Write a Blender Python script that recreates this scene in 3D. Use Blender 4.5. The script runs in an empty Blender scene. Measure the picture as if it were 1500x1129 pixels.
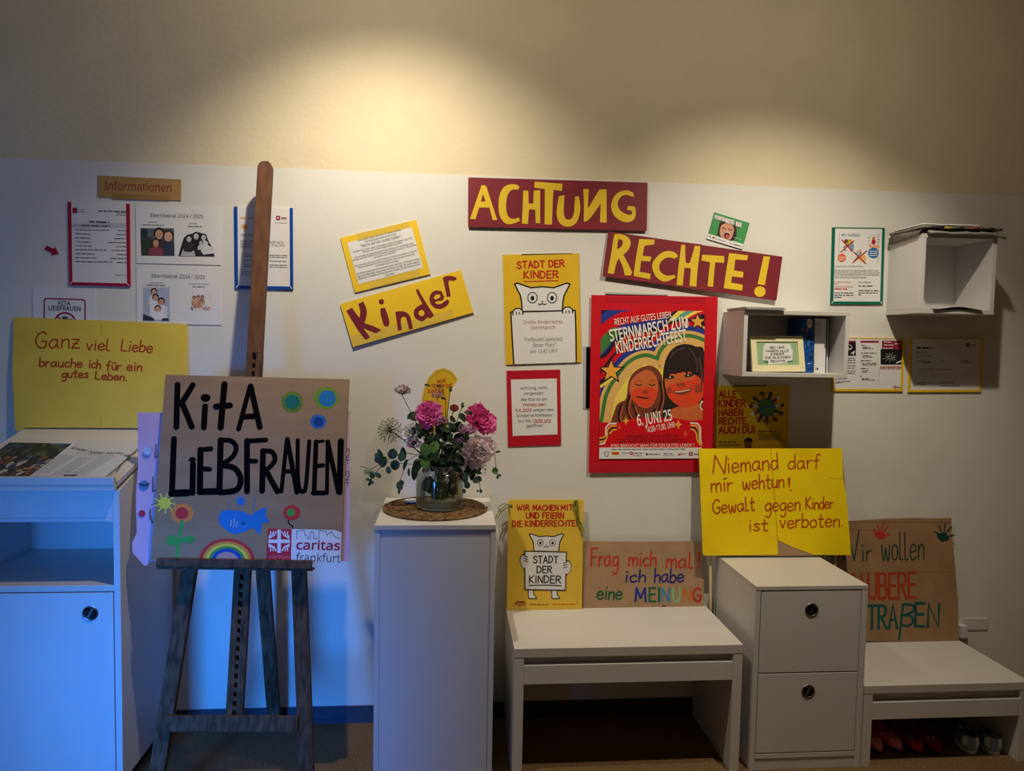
import bpy, bmesh, math, random
from mathutils import Vector, Matrix
from mathutils.geometry import tessellate_polygon

random.seed(7)
PI = math.pi
sc = bpy.context.scene
COL = sc.collection

# ------------------------------------------------------------------ camera
IMG_W, IMG_H, FOC = 1500, 1129, 1060.0
YAW, PITCH, ROLL = 0.087, 0.0575, 0.0179
CAM = Vector((0.0, -2.9921, 1.5907))
fw = Vector((math.sin(YAW)*math.cos(PITCH), math.cos(YAW)*math.cos(PITCH), -math.sin(PITCH)))
r0 = Vector((math.cos(YAW), -math.sin(YAW), 0))
u0 = r0.cross(fw)
CR = r0*math.cos(ROLL) + u0*math.sin(ROLL)
CU = -r0*math.sin(ROLL) + u0*math.cos(ROLL)
cam_data = bpy.data.cameras.new('camera')
cam = bpy.data.objects.new('camera', cam_data)
COL.objects.link(cam)
cam_data.sensor_width = 36.0
cam_data.lens = 36.0*FOC/IMG_W
cam_data.clip_start = 0.05
cam.matrix_world = Matrix(((CR.x, CU.x, -fw.x, CAM.x), (CR.y, CU.y, -fw.y, CAM.y),
                           (CR.z, CU.z, -fw.z, CAM.z), (0, 0, 0, 1)))
sc.camera = cam

# ------------------------------------------------------------------ world, light, exposure
world = bpy.data.worlds.new('world')
sc.world = world
world.use_nodes = True
world.node_tree.nodes['Background'].inputs[0].default_value = (0.55, 0.68, 1.0, 1)
world.node_tree.nodes['Background'].inputs[1].default_value = 0.06
sc.view_settings.view_transform = 'Standard'
sc.view_settings.look = 'None'
sc.view_settings.gamma = 1.0
sc.view_settings.exposure = 0.0
sc.view_settings.use_curve_mapping = False

def add_light(name, kind, loc, target, energy, color, **kw):
    d = bpy.data.lights.new(name, kind)
    d.energy = energy
    d.color = color
    for k, v in kw.items():
        setattr(d, k, v)
    o = bpy.data.objects.new(name, d)
    COL.objects.link(o)
    o.location = loc
    o.rotation_euler = (Vector(target)-Vector(loc)).to_track_quat('-Z', 'Y').to_euler()
    return o
CEIL = 3.16
LAMP_Z = 3.06
LAMPS = [(-0.27, -0.92), (1.30, -1.12)]
WARM = (1.0, 0.87, 0.66)
# daylight of a blue evening from behind the camera, set before an added door
add_light('blue_daylight', 'AREA', (-1.62, -3.30, 0.85), (-0.82, 0.0, 0.26), 6.8, (0.02, 0.25, 1.0),
          shape='RECTANGLE', size=0.5, size_y=1.3, spread=math.radians(37))
add_light('blue_fill', 'AREA', (-1.75, -3.35, 1.05), (-2.15, 0.0, 1.35), 3.6, (0.08, 0.33, 1.0),
          shape='RECTANGLE', size=0.8, size_y=1.8, spread=math.radians(80))  # broad blue fill added to tint the left end of the wall

# ------------------------------------------------------------------ pixel -> world helpers (tracing onto real planes)
def ray(x, y):
    return fw*FOC + CR*(x-IMG_W/2) - CU*(y-IMG_H/2)
def hit(x, y, pt, n):
    d = ray(x, y)
    t = (Vector(pt)-CAM).dot(n)/d.dot(n)
    return CAM + d*t
class Plane:
    def __init__(s, y0, z0=0.0, y1=None, z1=1.0):
        y1 = y0 if y1 is None else y1
        s.pt = Vector((0, y0, z0))
        s.n = Vector((0, -(z1-z0), (y1-y0))).normalized()
    def at(s, x, y):
        return hit(x, y, s.pt, s.n)
def atY(x, y, Y):
    return hit(x, y, (0, Y, 0), Vector((0, 1, 0)))
def atZ(x, y, Z):
    return hit(x, y, (0, 0, Z), Vector((0, 0, 1)))

# ------------------------------------------------------------------ materials
def lin(c):
    c = c/255.0
    return c/12.92 if c <= 0.04045 else ((c+0.055)/1.055)**2.4
MATS = {}
def pm(name, rgb, rough=0.6, var=0.06, scale=25.0, bump=0.0, bscale=60.0, metal=0.0, stretch=(1, 1, 1), spec=0.3, rgb2=None, detail=3.0, thin=0.0):
    if name in MATS:
        return MATS[name]
    m = bpy.data.materials.new(name)
    m.use_nodes = True
    nt = m.node_tree
    b = nt.nodes['Principled BSDF']
    b.inputs['Roughness'].default_value = rough
    b.inputs['Metallic'].default_value = metal
    b.inputs['Specular IOR Level'].default_value = spec
    c = [lin(v) for v in rgb]
    tc = nt.nodes.new('ShaderNodeTexCoord')
    mp = nt.nodes.new('ShaderNodeMapping')
    mp.inputs['Scale'].default_value = stretch
    nt.links.new(tc.outputs['Object'], mp.inputs['Vector'])
    nz = nt.nodes.new('ShaderNodeTexNoise')
    nz.inputs['Scale'].default_value = scale
    nz.inputs['Detail'].default_value = detail
    nt.links.new(mp.outputs[0], nz.inputs['Vector'])
    ramp = nt.nodes.new('ShaderNodeValToRGB')
    ramp.color_ramp.elements[0].position = 0.3
    ramp.color_ramp.elements[1].position = 0.7
    c2 = [lin(v) for v in rgb2] if rgb2 else [min(1, v*(1+var)) for v in c]
    c1 = c if rgb2 else [v*(1-var) for v in c]
    ramp.color_ramp.elements[0].color = (*c1, 1)
    ramp.color_ramp.elements[1].color = (*c2, 1)
    nt.links.new(nz.outputs['Fac'], ramp.inputs[0])
    nt.links.new(ramp.outputs[0], b.inputs['Base Color'])
    if bump:
        n2 = nt.nodes.new('ShaderNodeTexNoise')
        n2.inputs['Scale'].default_value = bscale
        n2.inputs['Detail'].default_value = 4
        nt.links.new(mp.outputs[0], n2.inputs['Vector'])
        bp = nt.nodes.new('ShaderNodeBump')
        bp.inputs['Strength'].default_value = bump
        bp.inputs['Distance'].default_value = 0.004
        nt.links.new(n2.outputs['Fac'], bp.inputs['Height'])
        nt.links.new(bp.outputs[0], b.inputs['Normal'])
    if thin:                       # petals and leaves let light through
        tr = nt.nodes.new('ShaderNodeBsdfTranslucent')
        nt.links.new(ramp.outputs[0], tr.inputs[0])
        mx = nt.nodes.new('ShaderNodeMixShader')
        mx.inputs[0].default_value = thin
        nt.links.new(b.outputs[0], mx.inputs[1])
        nt.links.new(tr.outputs[0], mx.inputs[2])
        nt.links.new(mx.outputs[0], nt.nodes['Material Output'].inputs[0])
    MATS[name] = m
    return m
def emit(name, rgb, strength):
    m = bpy.data.materials.new(name)
    m.use_nodes = True
    nt = m.node_tree
    nt.nodes.remove(nt.nodes['Principled BSDF'])
    e = nt.nodes.new('ShaderNodeEmission')
    e.inputs[0].default_value = (*rgb, 1)
    e.inputs[1].default_value = strength
    nt.links.new(e.outputs[0], nt.nodes['Material Output'].inputs[0])
    return m
def glassy(name, tint, gloss=0.08, rough=0.02):
    m = bpy.data.materials.new(name)
    m.use_nodes = True
    nt = m.node_tree
    nt.nodes.remove(nt.nodes['Principled BSDF'])
    t = nt.nodes.new('ShaderNodeBsdfTransparent')
    t.inputs[0].default_value = (*tint, 1)
    g = nt.nodes.new('ShaderNodeBsdfGlossy')
    g.inputs['Roughness'].default_value = rough
    lw = nt.nodes.new('ShaderNodeLayerWeight')
    lw.inputs[0].default_value = 0.35
    ad = nt.nodes.new('ShaderNodeMath')
    ad.operation = 'MULTIPLY_ADD'
    ad.inputs[1].default_value = 0.5
    ad.inputs[2].default_value = gloss
    nt.links.new(lw.outputs['Fresnel'], ad.inputs[0])
    mx = nt.nodes.new('ShaderNodeMixShader')
    nt.links.new(ad.outputs[0], mx.inputs[0])
    nt.links.new(t.outputs[0], mx.inputs[1])
    nt.links.new(g.outputs[0], mx.inputs[2])
    nt.links.new(mx.outputs[0], nt.nodes['Material Output'].inputs[0])
    return m

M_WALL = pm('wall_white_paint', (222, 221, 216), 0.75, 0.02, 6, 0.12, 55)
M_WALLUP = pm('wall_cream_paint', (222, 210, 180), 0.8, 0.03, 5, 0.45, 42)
M_CEIL = pm('ceiling_paint', (215, 208, 190), 0.9, 0.02, 4)
M_FLOOR = pm('floor_covering', (86, 66, 46), 0.85, 0.2, 160, 0.3, 200, rgb2=(146, 116, 80), detail=5)
M_SKIRT = pm('skirting_grey_blue', (58, 66, 82), 0.55, 0.08, 12)
M_LAM = pm('white_laminate', (214, 213, 214), 0.42, 0.025, 8, 0.05, 90, stretch=(1, 1, 0.12))
M_LAMH = pm('white_laminate_flat', (208, 204, 200), 0.4, 0.03, 8, 0.05, 90, stretch=(0.12, 1, 1))
M_STEEL = pm('brushed_steel', (150, 150, 152), 0.28, 0.1, 40, metal=1.0)
M_STEELD = pm('dark_recess', (40, 38, 36), 0.35, 0.1, 40, metal=0.7)
M_WOOD = pm('easel_wood', (92, 62, 46), 0.7, 0.1, 9, 0.15, 60, stretch=(6, 6, 0.5), rgb2=(116, 80, 60), spec=0.15)
M_WOODD = pm('easel_wood_stained', (64, 48, 38), 0.75, 0.1, 16, 0.2, 70, stretch=(4, 4, 0.8), rgb2=(110, 84, 66), spec=0.08)
M_PLY = pm('plywood', (152, 125, 97), 0.7, 0.05, 5, 0.03, 60, stretch=(0.6, 3, 1), rgb2=(166, 138, 108), spec=0.1)
M_STICK = pm('pale_stick_wood', (210, 190, 150), 0.6, 0.08, 20)
M_KRAFT = pm('cardboard', (164, 134, 106), 0.8, 0.06, 14, 0.1, 40, rgb2=(178, 146, 114))
M_KRAFT2 = pm('cardboard_worn', (152, 118, 88), 0.8, 0.08, 9, 0.15, 30, rgb2=(168, 132, 98))
M_YEL = pm('yellow_card', (240, 200, 42), 0.55, 0.04, 10)
M_YEL2 = pm('yellow_painted_card', (248, 214, 10), 0.6, 0.06, 8, 0.25, 14, rgb2=(255, 226, 16))
M_YELP = pm('yellow_printed_paper', (226, 184, 40), 0.5, 0.03, 12)
M_YELB = pm('yellow_printed_board', (228, 190, 66), 0.5, 0.03, 12)
M_MAR = pm('maroon_card', (122, 36, 48), 0.5, 0.05, 10)
M_RED = pm('red_card', (206, 18, 34), 0.5, 0.05, 8)
M_REDN = pm('red_note_card', (184, 22, 38), 0.5, 0.05, 8)
M_PAP = pm('white_paper', (228, 228, 230), 0.45, 0.015, 20)
M_PAPG = pm('grey_paper', (176, 178, 182), 0.6, 0.03, 20)
M_PINKP = pm('lilac_paper', (206, 176, 206), 0.7, 0.04, 10)
M_INK = pm('black_ink', (22, 22, 26), 0.6, 0.1, 30)
M_INKG = pm('grey_ink', (70, 70, 78), 0.6, 0.1, 30)
M_INKL = pm('light_grey_ink', (128, 128, 136), 0.6, 0.1, 30)
M_INKR = pm('red_ink', (186, 30, 32), 0.6, 0.08, 30)
M_INKM = pm('maroon_ink', (150, 36, 60), 0.6, 0.08, 30)
M_CRAY = pm('red_brown_marker', (186, 62, 16), 0.6, 0.1, 60)
M_BPAINT = pm('black_paint', (13, 12, 15), 0.9, 0.2, 30, spec=0.03)
M_PLF_R = pm('red_plastic_strip', (168, 20, 48), 0.35, 0.04, 20)
M_PLF_B = pm('blue_plastic_strip', (18, 72, 170), 0.35, 0.04, 20)
M_PLF_G = pm('green_plastic_strip', (10, 106, 84), 0.35, 0.04, 20)
M_PLF_Y = pm('yellow_plastic_strip', (236, 188, 20), 0.35, 0.04, 20)
def ink(r, g, b):
    return pm('ink_%d_%d_%d' % (r, g, b), (r, g, b), 0.6, 0.06, 40)

# ------------------------------------------------------------------ object helpers
def tag(o, label=None, cat=None, group=None, kind=None):
    if label: o['label'] = label
    if cat: o['category'] = cat
    if group: o['group'] = group
    if kind: o['kind'] = kind
    return o
def empty(name, loc=(0, 0, 0), label=None, cat=None, group=None, rz=0.0, mw=None):
    o = bpy.data.objects.new(name, None)
    o.empty_display_size = 0.05
    COL.objects.link(o)
    if mw is not None:
        o.matrix_world = mw
    else:
        o.location = loc
        o.rotation_euler = (0, 0, rz)
    return tag(o, label, cat, group)

class MB:
    """collects shapes, links them as ONE mesh object"""
    def __init__(s):
        s.v, s.f, s.m, s.mats, s.sm = [], [], [], [], []
    def mi(s, m):
        if m not in s.mats:
            s.mats.append(m)
        return s.mats.index(m)
    def add(s, vs, fs, m, smooth=False):
        k = len(s.v); i = s.mi(m)
        s.v += [tuple(p) for p in vs]
        for f in fs:
            s.f.append([k+a for a in f]); s.m.append(i); s.sm.append(smooth)
    def box(s, x0, x1, y0, y1, z0, z1, m, M=None):
        vs = [(x, y, z) for z in (z0, z1) for y in (y0, y1) for x in (x0, x1)]
        if M is not None:
            vs = [M @ Vector(p) for p in vs]
        s.add(vs, [(0, 2, 3, 1), (4, 5, 7, 6), (0, 1, 5, 4), (2, 6, 7, 3), (0, 4, 6, 2), (1, 3, 7, 5)], m)
    def bar(s, a, b, w, t, m, side=Vector((1, 0, 0))):
        """square bar from a to b; w along side, t along the other axis"""
        a, b = Vector(a), Vector(b)
        d = (b-a).normalized()
        x = (side - d*side.dot(d)).normalized()
        y = d.cross(x)
        vs = []
        for p in (a, b):
            for sy in (-1, 1):
                for sx in (-1, 1):
                    vs.append(p + x*(sx*w/2) + y*(sy*t/2))
        s.add(vs, [(0, 2, 3, 1), (4, 5, 7, 6), (0, 1, 5, 4), (2, 6, 7, 3), (0, 4, 6, 2), (1, 3, 7, 5)], m)
    def tube(s, pts, r, m, seg=8, r1=None):
        pts = [Vector(p) for p in pts]
        n = len(pts)
        vs = []; fs = []
        up = Vector((0.13, 0.31, 0.94))
        for i, p in enumerate(pts):
            d = (pts[min(i+1, n-1)]-pts[max(i-1, 0)])
            d = d.normalized() if d.length > 1e-9 else Vector((0, 0, 1))
            x = d.cross(up)
            if x.length < 1e-4: x = d.cross(Vector((1, 0, 0)))
            x.normalize(); y = d.cross(x)
            rr = r if r1 is None else r+(r1-r)*i/max(1, n-1)
            for k in range(seg):
                a = 2*PI*k/seg
                vs.append(p + x*(rr*math.cos(a)) + y*(rr*math.sin(a)))
        for i in range(n-1):
            for k in range(seg):
                k2 = (k+1) % seg
                fs.append((i*seg+k, i*seg+k2, (i+1)*seg+k2, (i+1)*seg+k))
        fs.append(tuple(reversed(range(seg)))); fs.append(tuple((n-1)*seg+k for k in range(seg)))
        s.add(vs, fs, m, True)
    def lathe(s, prof, m, seg=32, M=None, sx=1.0, sy=1.0):
        vs = []; fs = []
        n = len(prof)
        for (r, z) in prof:
            for k in range(seg):
                a = 2*PI*k/seg
                p = Vector((r*math.cos(a)*sx, r*math.sin(a)*sy, z))
                vs.append(M @ p if M is not None else p)
        for i in range(n-1):
            for k in range(seg):
                k2 = (k+1) % seg
                fs.append((i*seg+k, i*seg+k2, (i+1)*seg+k2, (i+1)*seg+k))
        s.add(vs, fs, m, True)
    def ball(s, c, r, m, seg=10, rings=6, sx=1, sy=1, sz=1):
        c = Vector(c)
        prof = [(math.sin(PI*i/rings)*r, -math.cos(PI*i/rings)*r*sz) for i in range(rings+1)]
        s.lathe(prof, m, seg, Matrix.Translation(c), sx, sy)
    def grid(s, P, m, smooth=True):
        """P[i][j] points"""
        ni, nj = len(P), len(P[0])
        vs = [p for row in P for p in row]
        fs = [(i*nj+j, i*nj+j+1, (i+1)*nj+j+1, (i+1)*nj+j) for i in range(ni-1) for j in range(nj-1)]
        s.add(vs, fs, m, smooth)
    def prism(s, poly, z0, z1, m, M=None):
        """poly: 2-D outline in local xy, extruded z0..z1 (concave allowed)"""
        n = len(poly)
        tris = tessellate_polygon([[Vector((p[0], p[1], 0)) for p in poly]])
        vs = [Vector((p[0], p[1], z0)) for p in poly]+[Vector((p[0], p[1], z1)) for p in poly]
        fs = []
        for t in tris:
            a, b, c = (Vector((*poly[i], 0)) for i in t)
            if (b-a).cross(c-a).z < 0: t = (t[0], t[2], t[1])
            fs.append((t[0]+n, t[1]+n, t[2]+n)); fs.append((t[2], t[1], t[0]))
        area = sum(poly[i][0]*poly[(i+1) % n][1]-poly[(i+1) % n][0]*poly[i][1] for i in range(n))
        for i in range(n):
            j = (i+1) % n
            fs.append((i, j, j+n, i+n) if area > 0 else (j, i, i+n, j+n))
        if M is not None: vs = [M @ p for p in vs]
        s.add(vs, fs, m)
    def build(s, name, parent=None, bevel=0.0, loc=None, mw=None, subsurf=0, solid=0.0):
        me = bpy.data.meshes.new(name)
        me.from_pydata(s.v, [], s.f)
        for m in s.mats: me.materials.append(m)
        me.polygons.foreach_set('material_index', s.m)
        me.polygons.foreach_set('use_smooth', s.sm)
        me.update()
        o = bpy.data.objects.new(name, me)
        COL.objects.link(o)
        if parent is not None: o.parent = parent
        if loc is not None: o.location = loc
        if mw is not None: o.matrix_world = mw
        if solid:
            md = o.modifiers.new('solid', 'SOLIDIFY'); md.thickness = solid
        if bevel:
            md = o.modifiers.new('bevel', 'BEVEL'); md.width = bevel; md.segments = 2
            md.limit_method = 'ANGLE'; md.angle_limit = math.radians(40)
        if subsurf:
            md = o.modifiers.new('sub', 'SUBSURF'); md.levels = subsurf; md.render_levels = subsurf
        return o

# ------------------------------------------------------------------ flat sheets with drawing and lettering
def catmull(pts, k=5):
    if len(pts) < 3: return pts
    out = []
    n = len(pts)
    closed = (Vector(pts[0])-Vector(pts[-1])).length < 1e-6
    for i in range(n-1):
        p0 = pts[i-1] if i > 0 else (pts[n-2] if closed else pts[0])
        p1, p2 = pts[i], pts[i+1]
        p3 = pts[i+2] if i+2 < n else (pts[1] if closed else pts[-1])
        for t in range(k):
            t /= k
            out.append(tuple(0.5*((2*p1[a])+(-p0[a]+p2[a])*t+(2*p0[a]-5*p1[a]+4*p2[a]-p3[a])*t*t+(-p0[a]+3*p1[a]-3*p2[a]+p3[a])*t**3) for a in (0, 1)))
    out.append(tuple(pts[-1]))
    return out
def soft(pts, it=2, keep=48):
    """rounds an outline, leaving its sharp corners as they are"""
    for _ in range(it):
        n = len(pts); out = []
        for i in range(n):
            a, b, c = Vector(pts[i-1]), Vector(pts[i]), Vector(pts[(i+1) % n])
            if (b-a).length < 1e-6 or (c-b).length < 1e-6 or math.degrees((b-a).angle(c-b)) > keep:
                out.append(tuple(b))
            else:
                out.append(tuple(b.lerp(a, .25))); out.append(tuple(b.lerp(c, .25)))
        pts = out
    return pts
GLY = {
'A': '!0,0 3,10 6,0|!1.2,3.6 4.9,3.6', 'B': '!0,0 0,10|0,10 4,9.8 5,7.8 4,5.6 0,5.2|0,5.2 4.4,5 5.8,2.7 4.2,.3 0,0',
'C': '5.6,8.5 4,10 1.6,8.8 .1,5 1.4,1.2 3.8,0 5.8,1.5', 'D': '!0,0 0,10|0,10 3.8,9.2 5.8,5 4,1 0,0',
'E': '!4.8,10 0,10 0,0 5,0|!0,5.2 4.2,5.2', 'F': '!5,10 0,10 0,0|!0,5.2 4.2,5.2',
'G': '5.8,8.5 4,10 1.6,8.8 0,5 1.4,1.2 3.8,0 5.8,1.3 6,4|!3.4,4.2 6.1,4.2',
'H': '!0,0 0,10|!5.6,0 5.6,10|!0,5.2 5.6,5.2', 'I': '!0,0 0,10', 'K': '!0,0 0,10|!5,10 .2,4.8 5.4,0',
'L': '!0,10 0,0 4.8,0', 'M': '!0,0 .6,10 3.5,2.5 6.4,10 7,0', 'N': '!0,0 0,10 5.6,0 5.6,10',
'O': '3,10 .6,8.4 0,5 .7,1.5 3,0 5.4,1.5 6,5 5.4,8.5 3,10', 'P': '!0,0 0,10|0,10 4,10 5.4,7.6 4,5 0,4.7',
'R': '!0,0 0,10|0,10 4,9.8 5.3,7.8 4,5.6 0,5|!2,5.1 5.8,0', 'S': '5.2,8.6 3.4,10 .9,9 .6,7 3,5.3 5.3,3.5 4.9,1 2.5,0 0,1.4',
'T': '!0,10 6,10|!3,10 3,0', 'U': '0,10 0,3.5 .9,.8 2.9,0 4.9,.8 5.8,3.5 5.8,10', 'W': '!0,10 2,0 4,7.5 6,0 8,10',
'Z': '!0,10 5.6,10 0,0 5.8,0', 'V': '!0,10 3,0 6,10',
'a': '4.4,4.8 2.5,5.5 .6,4.2 0,2.2 1,.2 2.8,.4 4.4,3|!4.5,5.5 4.5,1 5.4,0',
'b': '!0,10 0,0|0,3.4 2,5.5 4,4.5 4.4,2.2 3,.2 1,0 0,1', 'c': '4,4.8 2.5,5.5 .6,4.4 0,2.5 1,.3 2.5,0 4.2,1',
'd': '4.4,4.4 2.5,5.5 .6,4.2 0,2.2 1,.2 3,.3 4.4,2.4|!4.5,10 4.6,0',
'e': '.2,2.7 4.2,3.2 3.8,5 2.2,5.6 .5,4.5 0,2.3 1,.3 2.6,0 4.6,1', 'f': '4.2,9.4 3.2,10 2.1,9 1.7,6 1.5,0|!0,5.5 3.6,5.6',
'g': '4.3,4.8 2.5,5.5 .5,4.3 .1,2.3 1.5,.4 3.2,1 4.3,3|4.4,5.5 4.6,1 4,-3 2.2,-4.2 .3,-3',
'h': '!0,10 0,0|0,3.2 2,5.5 3.8,4.6 4,0', 'i': '!0,5.5 0,0|*0,8.2', 'k': '!0,10 0,0|!3.6,5.5 .2,2.6 4,0',
'l': '0,10 0,1.6 .9,.1 2.2,.5', 'm': '!0,5.5 0,0|0,3.2 1.6,5.5 3,4.5 3.1,0|3.1,3.3 4.6,5.5 6.1,4.5 6.3,0',
'n': '!0,5.5 0,0|0,3.2 2,5.5 3.8,4.6 4,0', 'o': '2.1,5.5 .4,4.3 0,2.5 .7,.5 2.2,0 4,1 4.3,3 3.6,5 2.1,5.5',
'r': '!0,5.5 0,0|0,3 1.2,5 3,5.4', 's': '3.5,4.8 2,5.6 .5,4.6 1.5,3.2 3.3,2 3,.4 1.5,0 0,.8',
't': '1.7,9.2 1.5,1.5 2.2,0 3.6,.4|!0,5.9 3.6,5.9', 'u': '0,5.5 0,1.8 1.2,0 3,.5 4,2.5|!4,5.5 4.1,0',
'v': '!0,5.5 2,0 4,5.5', 'w': '0,5.5 .8,.6 2,.3 3,4.5 4,.4 5.2,.5 6,5.5', 'z': '!0,5.5 4,5.5 0,0 4.4,.1|!.8,2.8 3.4,2.8',
'ü': '0,5.5 0,1.8 1.2,0 3,.5 4,2.5|!4,5.5 4.1,0|!.6,8 3.6,8', 'L2': '', '!': '!0,10 .2,3|*.2,.2', '.': '*0,.2', ',': '!.4,.6 0,-1.6',
'Y': '!0,10 3,5 6,10|!3,5 3,0', '?': '0,8 1,9.8 3,10 4.4,8 3.4,5.6 2,4 2,2.6|*2,.2',
'ß': '!.6,10 -.6,-5.5|.6,10 4.4,9.6 4.6,7 1,5.2|1,5.2 4,4.6 4.6,2 2.4,.4 0,1', '2': '',
}
def glyph_w(strokes):
    xs = [p[0] for st in strokes for p in st[1]]
    return max(xs)
def parse(g):
    out = []
    for st in GLY[g].split('|'):
        kind = 'c'
        if st[0] in '!*':
            kind = st[0]; st = st[1:]
        out.append((kind, [tuple(float(q) for q in p.split(',')) for p in st.split(' ')]))
    return out

FONTCACHE = {}
try:
    SANS = bpy.data.fonts.load(bpy.utils.system_resource('DATAFILES', path='fonts')+'/NotoSansHebrew-Regular.woff2')
except Exception:
    SANS = None
CAPH = 0.573 if SANS else 0.69
def text_mesh(s, bold):
    key = (s, bold)
    if key not in FONTCACHE:
        cu = bpy.data.curves.new('lettering_curve', 'FONT')
        cu.body = s
        cu.resolution_u = 2
        if SANS: cu.font = SANS
        cu.offset = bold
        ob = bpy.data.objects.new('lettering_tmp', cu)
        COL.objects.link(ob)
        bpy.context.view_layer.update()
        me = bpy.data.meshes.new_from_object(ob.evaluated_get(bpy.context.evaluated_depsgraph_get()))
        vs = [(v.co.x, v.co.y) for v in me.vertices]
        fs = [tuple(p.vertices) for p in me.polygons]
        bpy.data.objects.remove(ob); bpy.data.meshes.remove(me); bpy.data.curves.remove(cu)
        x0 = min([v[0] for v in vs] or [0]); x1 = max([v[0] for v in vs] or [1])
        FONTCACHE[key] = ([(v[0]-x0, v[1]) for v in vs], fs, x1-x0)
    return FONTCACHE[key]

class Sheet:
    """a flat sheet in its own plane; drawing coordinates are traced positions on that plane"""
    LAY = 0.00030
    def __init__(s, corners, plane, crop=(0, 0, 1.0), th=0.0008, base=None, outline=None, lift=0.0):
        s.cx, s.cy, s.cs = crop
        s.plane = plane
        s.n = plane.n
        P = [s.world(p) for p in corners]
        u = ((P[1]-P[0])+(P[2]-P[3])).normalized()
        u = (u - s.n*u.dot(s.n)).normalized()
        v = s.n.cross(u)
        c = sum(P, Vector())/4
        s.w = ((P[1]-P[0]).dot(u)+(P[2]-P[3]).dot(u))/2
        s.h = ((P[0]-P[3]).dot(v)+(P[1]-P[2]).dot(v))/2
        s.u, s.v, s.c = u, v, c
        s.th = th
        s.mw = Matrix(((u.x, v.x, s.n.x, c.x), (u.y, v.y, s.n.y, c.y), (u.z, v.z, s.n.z, c.z), (0, 0, 0, 1)))
        pxw = (Vector(corners[1])-Vector(corners[0])).length
        s.k = s.w/pxw             # metres per drawing unit
        s.mb = MB()
        s.clip = None
        s.cnt = 0
        s.z0 = 0.0
        if base is not None:
            if outline:
                s.mb.prism([s.L(p) for p in outline], -th, 0, base)
            else:
                s.mb.box(-s.w/2, s.w/2, -s.h/2, s.h/2, -th, 0, base)
    def world(s, p):
        return s.plane.at(s.cx+p[0]/s.cs, s.cy+p[1]/s.cs)
    def L(s, p):
        d = s.world(p)-s.c
        return (d.dot(s.u), d.dot(s.v))
    def use(s, mb=None):
        s.mb = mb or MB()
        return s.mb
    def _face(s, pts, m, lay, jig=None):
        if jig is None:
            s.cnt = jig = (s.cnt+1) % 14
        if s.clip:
            x0, x1, y0, y1 = s.clip
            for ax, lim, sg in ((0, x0, 1), (0, x1, -1), (1, y0, 1), (1, y1, -1)):
                out = []
                for i in range(len(pts)):
                    a, b = pts[i], pts[(i+1) % len(pts)]
                    ia, ib = (a[ax]-lim)*sg >= 0, (b[ax]-lim)*sg >= 0
                    if ia: out.append(a)
                    if ia != ib:
                        t = (lim-a[ax])/(b[ax]-a[ax])
                        out.append((a[0]+(b[0]-a[0])*t, a[1]+(b[1]-a[1])*t))
                pts = out
                if len(pts) < 3: return
        n = len(pts)
        ar = sum(pts[i][0]*pts[(i+1) % n][1]-pts[(i+1) % n][0]*pts[i][1] for i in range(n))
        if ar < 0: pts = pts[::-1]
        z = s.z0+lay*s.LAY+jig*0.000003          # every print mark gets its own hair-thin height
        s.mb.add([(p[0], p[1], z) for p in pts], [tuple(range(n))], m)
    def lpoly(s, pts, m, lay=1, holes=()):
        """local polygon, may be concave, may have holes"""
        loops = [[Vector((p[0], p[1], 0)) for p in pts]]+[[Vector((p[0], p[1], 0)) for p in h] for h in holes]
        flat = [p for l in loops for p in l]
        s.cnt = (s.cnt+1) % 14
        for t in tessellate_polygon(loops):
            s._face([(flat[i].x, flat[i].y) for i in t], m, lay, s.cnt)
    def poly(s, pts, m, lay=1, smooth=False, holes=()):
        if smooth: pts = catmull(list(pts)+[pts[0]], 4)[:-1]
        s.lpoly([s.L(p) for p in pts], m, lay, [[s.L(p) for p in h] for h in holes])
    def solid(s, pts, m, z0, z1, mb, smooth=False, holes=()):
        """a cut-out of paper with real thickness"""
        if smooth: pts = catmull(list(pts)+[pts[0]], 4)[:-1]
        loops = [[s.L(p) for p in pts]]+[[s.L(p) for p in h] for h in holes]
        vl = [[Vector((p[0], p[1], 0)) for p in l] for l in loops]
        flat = [p for l in vl for p in l]
        vs = [(p.x, p.y, z1) for p in flat]+[(p.x, p.y, z0) for p in flat]
        N = len(flat); fs = []
        for t in tessellate_polygon(vl):
            a, b, c = (flat[i] for i in t)
            if (b-a).cross(c-a).z < 0: t = (t[0], t[2], t[1])
            fs.append(t)
        k = 0
        for l in loops:
            for i in range(len(l)):
                fs.append((k+i, k+(i+1) % len(l), N+k+(i+1) % len(l), N+k+i))
            k += len(l)
        mb.add(vs, fs, m)
    def rect(s, x0, y0, x1, y1, m, lay=1):
        s.poly([(x0, y0), (x1, y0), (x1, y1), (x0, y1)], m, lay)
    def lrect(s, u0, v0, u1, v1, m, lay=1):
        """fractions of the sheet, (0,0) top left"""
        P = [((a-0.5)*s.w, (0.5-b)*s.h) for a, b in ((u0, v0), (u1, v0), (u1, v1), (u0, v1))]
        s.lpoly(P, m, lay)
    def oval(s, x, y, rx, ry, m, lay=1, n=20, wob=0.0, a0=0.0):
        s.poly([(x+rx*math.cos(2*PI*i/n+a0)*(1+wob*math.sin(i*2.7+x)), y+ry*math.sin(2*PI*i/n+a0)*(1+wob*math.sin(i*1.9+y))) for i in range(n)], m, lay)
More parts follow.
